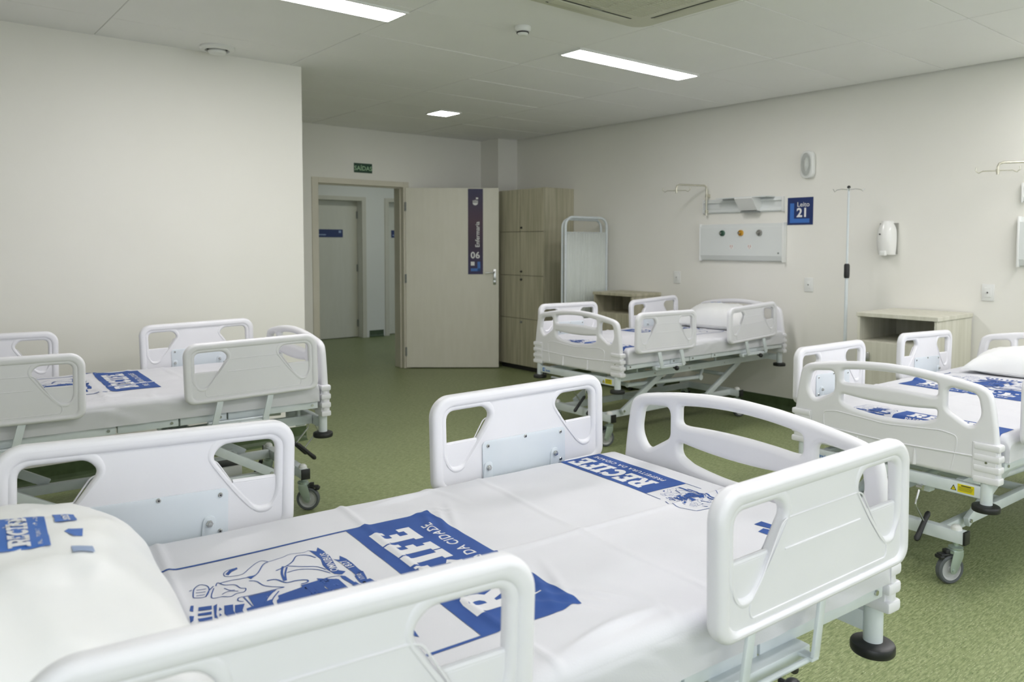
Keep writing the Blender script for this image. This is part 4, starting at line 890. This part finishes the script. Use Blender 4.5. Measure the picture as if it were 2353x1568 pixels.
def stroke(pts, wd):
    V = [Vector(p) for p in pts]; L_, R_ = [], []
    for i, p in enumerate(V):
        d = (V[min(i+1, len(V)-1)]-V[max(i-1, 0)]).normalized(); n = Vector((-d.y, d.x))*wd/2; L_.append(p+n); R_.append(p-n)
    k = len(V); return [tuple(q) for q in L_+R_], [(i, i+1, k+i+1, k+i) for i in range(k-1)]
def smooth_line(pts, n=5):
    if len(pts) < 3: return pts
    P = [Vector(pts[0])]+[Vector(p) for p in pts]+[Vector(pts[-1])]; out = []
    for i in range(1, len(P)-2):
        for j in range(n):
            t = j/n; a, b, c, d = P[i-1], P[i], P[i+1], P[i+2]
            q = 0.5*((2*b)+(c-a)*t+(2*a-5*b+4*c-d)*t*t+(3*b-a-3*c+d)*t**3); out.append((q.x, q.y))
    out.append(tuple(P[-1])); return out
def crest(scale, detail=True):
    """crest as shapes, centred on x=0, base at y=0 (x right, y up)"""
    out = []; k = scale*1e-4
    for s in (1, -1):
        for P_ in CREST_P: out.append(poly([(s*a*k, b*k) for a, b in P_]))
        for wd, P_ in CREST_S:
            if not detail and wd < 8: continue
            out.append(stroke([(s*a*k, b*k) for a, b in (smooth_line(P_) if detail else P_)], wd*0.00030*scale))
    # the sailing ship between the two towers
    for P_ in ([(-900, 1500), (900, 1500), (600, 1150), (-600, 1150)], [(-40, 1500), (40, 1500), (40, 3300), (-40, 3300)], [(80, 1700), (700, 1700), (560, 2400), (80, 2500)], [(-80, 1700), (-700, 1700), (-560, 2400), (-80, 2500)], [(80, 2600), (480, 2550), (380, 3050), (80, 3100)], [(-80, 2600), (-480, 2550), (-380, 3050), (-80, 3100)]):
        out.append(poly([(a*k, b*k) for a, b in P_]))
    return out
def mapped(shapes, f): return [([f(x, y) for x, y in vs], fs) for vs, fs in shapes]
def mattress(bedobj, zt, seed, amp, step, grid, label, big, foot, sheetme=None):
    X, Y, th = bedobj.location.x, bedobj.location.y, bedobj.rotation_euler.z
    ox = 0.042
    o = thing('mattress', label, 'mattress', (X+math.cos(th)*ox, Y+math.sin(th)*ox, zt-0.238), th, 'printed mattresses')
    link('sheet', sheetme or sheet_data(seed, amp, step), o)
    def L(name, sh, m, off=0.0013): return lay(name, sh, m, o, seed, amp, off*(0.62 if grid < 0.01 else 1), grid)
    fine = grid < 0.02
    # big print: crest box above, blue box below; text runs towards -w, letters upright towards the head
    u0, wc, s = big; u0 -= ox
    to = lambda x, y: (u0+y*s, wc-x*s)
    L('blue_box', mapped([poly([(-0.302, 0), (0.302, 0), (0.302, 0.222), (-0.302, 0.222)])], to), BLUE)
    R_, wd = recife(0.104); sc_x = 0.47/wd
    L('recife_letters', mapped([([((x-wd/2)*sc_x+0.0, y+0.088) for x, y in vs], fs) for vs, fs in R_], to), PRINTW, 0.0019)
    L('city_hall_letters', mapped([([(x, y+0.036) for x, y in v_], f_) for v_, f_ in [text_mesh('PREFEITURA DA CIDADE', 0.037, 0.012, 1.12)]], to), PRINTW, 0.0019)
    fr = [poly([(a, 0.222), (a+0.0075, 0.222), (a+0.0075, 0.63), (a, 0.63)]) for a in (-0.302, 0.2945)]+[poly([(-0.302, 0.63), (-0.16, 0.63), (-0.16, 0.635), (-0.302, 0.635)]), poly([(0.302, 0.63), (0.16, 0.63), (0.16, 0.635), (0.302, 0.635)])]
    for q in fr: L('crest_frame_line', mapped([q], to), BLUE)
    L('crest', mapped([([(x, y+0.222) for x, y in vs], fs) for vs, fs in crest(1.0, fine)], to), BLUE)
    if fine:
        tt = []
        for body, px, py, ang, sz in (('OMNIBUS', 0.150, 0.314, 0.22, 0.022), ('1827', 0.118, 0.287, 0.42, 0.021), ('1710', 0.044, 0.291, 0.25, 0.014)):
            v_, f_ = text_mesh(body, sz, 0.01, 1.1); ca, sa = math.cos(ang-0.35), math.sin(ang-0.35)
            L('motto_letters', mapped([([(px+x*ca-y*sa, py+x*sa+y*ca) for x, y in v_], f_)], to), PRINTW, 0.0019)
    # foot print: crest box to the left of the blue box
    u0f, wl, s2 = foot; u0f -= ox      # wl = sheet coordinate of the boundary between crest box and blue box
    tf = lambda x, y: (u0f+y*s2, wl-x*s2)
    L('foot_blue_box', mapped([poly([(0, 0), (0.408, 0), (0.408, 0.162), (0, 0.162)])], tf), BLUE)
    L('foot_recife_letters', mapped([([(x*0.315/wd+0.045, y*0.80+0.062) for x, y in vs], fs) for vs, fs in R_], tf), PRINTW, 0.0019)
    L('foot_city_hall_letters', mapped([([(x+0.202, y+0.026) for x, y in v_], f_) for v_, f_ in [text_mesh('PREFEITURA DA CIDADE', 0.0245, 0.014, 1.14)]], tf), PRINTW, 0.0019)
    fr = [stroke(q, 0.0022) for q in ([(0, 0.161), (-0.055, 0.161)], [(0, 0.001), (-0.055, 0.001)], [(-0.075, 0.163), (-0.095, 0.172), (-0.135, 0.168), (-0.172, 0.152)], [(-0.172, 0.152), (-0.178, 0.078), (-0.174, 0.012)], [(-0.09, -0.012), (-0.115, 0.002), (-0.174, 0.0)])]
    for q in fr: L('foot_frame_line', mapped([q], tf), BLUE)
    L('foot_crest', mapped([([(x-0.088, y+0.012) for x, y in vs], fs) for vs, fs in crest(0.33, fine)], tf), BLUE)
    return o
def pillow(bedobj, zt, u, w_, rz, lx, ly, hz, seed, label, prints=None, tilt=0.0):
    """lx along the bed, ly across"""
    X, Y, th = bedobj.location.x, bedobj.location.y, bedobj.rotation_euler.z
    px, py = X+math.cos(th)*u-math.sin(th)*w_, Y+math.sin(th)*u+math.cos(th)*w_
    o = thing('pillow', label, 'pillow', (px, py, zt-0.231), th+rz, 'pillows at the bed heads')
    def top(a, b, up_=1):
        e = (max(0, 1-abs(a)**2.0)*max(0, 1-abs(b)**2.1))**0.5
        k = 1-0.07*(1-abs(b)**2)*abs(a)**6; k2 = 1-0.08*(1-abs(a)**2)*abs(b)**6
        x, y = a*lx/2*k, b*ly/2*k2
        rim = max(abs(a), abs(b))
        wr = 0.010*noise.noise(Vector((a*2.6+seed, b*3.1, seed)))*e
        ang = math.atan2(b, a)
        wr += 0.009*math.sin(ang*13+seed+2*noise.noise(Vector((a*2, b*2, seed))))*rim**3*min(1, e*1.6)
        wr += 0.011*abs(noise.noise(Vector((a*7+b*3, b*9-a*2, seed+3))))*e
        rimz = hz*(0.10+0.30*min(1, e*1.25)); z = rimz+(hz*0.60*e+wr if up_ > 0 else -rimz*min(1, e*2.2))
        return Vector((x, y, z+tilt*x))
    n = 64; b_ = MB()
    ax = [math.sin((i/(n-1)-0.5)*PI) for i in range(n)]
    for s in (1, -1):
        b_.add([top(a, c, s) for a in ax for c in ax], [((i*n+j, (i+1)*n+j, (i+1)*n+j+1, i*n+j+1) if s > 0 else (i*n+j+1, (i+1)*n+j+1, (i+1)*n+j, i*n+j)) for i in range(n-1) for j in range(n-1)])
    me = bpy.data.meshes.new('pillow_cover'); me.from_pydata(b_.v, [], b_.f); me.materials.append(PILLOW)
    bm = bmesh.new(); bm.from_mesh(me); bmesh.ops.remove_doubles(bm, verts=bm.verts, dist=2e-4); bm.to_mesh(me); bm.free()
    me.polygons.foreach_set('use_smooth', [True]*len(me.polygons)); link('cover', me, o)
    # seam along the edge
    sm = [top(math.cos(t_)/max(abs(math.cos(t_)), abs(math.sin(t_))), math.sin(t_)/max(abs(math.cos(t_)), abs(math.sin(t_))), 1) for t_ in [2*PI*i/96+0.01 for i in range(97)]]
    MB().tube(sm, 0.0022, 6, caps=False).build('seam', PILLOW, o)
    dr = lambda x, y, off: top(2*x/lx, 2*y/ly)+Vector((0, 0, off))
    for nm, sh, m_, off in (prints or []): lay(nm, sh, m_, o, 0, 0, off, 0.02, dr)
    return o
BA = bed(1.871, 1.271, 3.069, 0.999, -0.020, 0.029, -0.002, 1, 'white hospital bed nearest the camera, its footboard in the middle of the ward', br=(0.605, 0.38), knob=0.515)
BB = bed(1.795, 4.171, 3.088, 0.974, -0.022, 0.010, -0.005, 1, 'white hospital bed along the plain left wall')
BC = bed(3.918, 4.050, -0.010, 0.961, -0.009, 0.043, -0.001, -1, 'white hospital bed under the Leito 21 sign, head against the right wall', labels=True)
BD = bed(3.449, 1.572, -0.044, 0.913, -0.001, -0.027, -0.006, -1, 'white hospital bed at the right edge, in front of the pale grey nightstand', labels=True)
mattress(BA, 0.999, 1.3, 1.0, 0.006, 0.006, 'mattress on the nearest bed, white sheet with a large blue RECIFE box and crest', (0.849, 0.014, 1.0), (0.128, -0.077, 1.0))
MAT_A = bpy.data.objects['mattress']
for q in ([(0.239, 0.240), (0.207, 0.237), (0.203, 0.285), (0.226, 0.300)], [(0.271, 0.276), (0.242, 0.269), (0.230, 0.305), (0.243, 0.320), (0.268, 0.315)]):
    lay('blue_stripe', [poly([(u_-0.042, w_) for u_, w_ in q])], BLUE, MAT_A, 1.3, 1.0, 0.0008, 0.006)
mattress(BB, 0.974, 4.1, 1.2, 0.014, 0.02, 'mattress on the left wall bed, white sheet with blue RECIFE print', (0.747, -0.098, 1.0), (-0.10, -0.20, 0.9))
mattress(BC, 0.961, 2.2, 1.2, 0.014, 0.02, 'mattress on the bed under the Leito 21 sign, blue print glimpsed through the rails', (0.84, 0.08, 1.0), (0.015, -0.02, 1.0))
mattress(BD, 0.913, 6.4, 0.9, 0.012, 0.015, 'mattress on the bed at the right edge, blue print seen through the footboard', (0.85, 0.08, 1.0), (0.010, 0.005, 1.08))
def pil_prints(s, cx, cy, rot, sy=0.72):
    ca, sa = math.cos(rot), math.sin(rot)
    f = lambda x, y: (cx+(x*ca-y*sy*sa)*s, cy+(x*sa+y*sy*ca)*s)
    R_, wd = recife(0.05)
    return [('blue_box', mapped([poly([(-0.075, 0), (0.075, 0), (0.075, 0.095), (-0.075, 0.095)])], f), BPIL, 0.0015),
            ('recife_letters', mapped([([((x-wd/2)*0.135/wd, y*0.8+0.035) for x, y in vs], fs) for vs, fs in R_], f), PRINTW, 0.0024),
            ('small_letters', mapped([([(x, y+0.014) for x, y in v_], f_) for v_, f_ in [text_mesh('PREFEITURA DA CIDADE', 0.0115, 0.01, 1.1)]], f), PRINTW, 0.0024),
            ('banner_marks', mapped([poly([(-0.06, 0.125), (0.03, 0.128), (0.03, 0.145), (-0.06, 0.142)]), poly([(-0.03, 0.155), (0.06, 0.155), (0.06, 0.17), (-0.03, 0.17)])], f), BPIL, 0.0015),
            ('second_box', mapped([poly([(0.03, -0.062), (0.085, -0.062), (0.085, -0.018), (0.03, -0.018)])], f), BPIL, 0.0015),
            ('second_letters', mapped([([((x-wd/2)*0.045/wd+0.057, y*0.30-0.050) for x, y in vs], fs) for vs, fs in R_], f), PRINTW, 0.0024),
            ('faint_mark', mapped([poly([(-0.045, -0.062), (-0.01, -0.068), (-0.005, -0.04), (-0.02, -0.03), (-0.045, -0.045)])], f), BPIL, 0.0015), ('faint_mark', mapped([poly([(-0.115, -0.075), (-0.085, -0.075), (-0.085, -0.035), (-0.115, -0.035)])], f), FAINT, 0.0015)]
pillow(BA, 0.999, 1.775, 0.0, 0.0, 0.57, 0.78, 0.225, 1.0, 'plump white pillow with blue RECIFE print, lower left corner of the photo', pil_prints(1.0, -0.085, 0.0, -PI/2))
pillow(BC, 0.961, 1.72, -0.02, 0.05, 0.46, 0.70, 0.205, 5.0, 'white plastic-covered pillow at the head of the bed under the Leito 21 sign', pil_prints(0.8, 0.05, 0.10, -PI/2))
pillow(BD, 0.913, 1.77, 0.005, 0.06, 0.44, 0.72, 0.16, 9.0, 'white pillow with crumpled corner on the bed at the right edge')
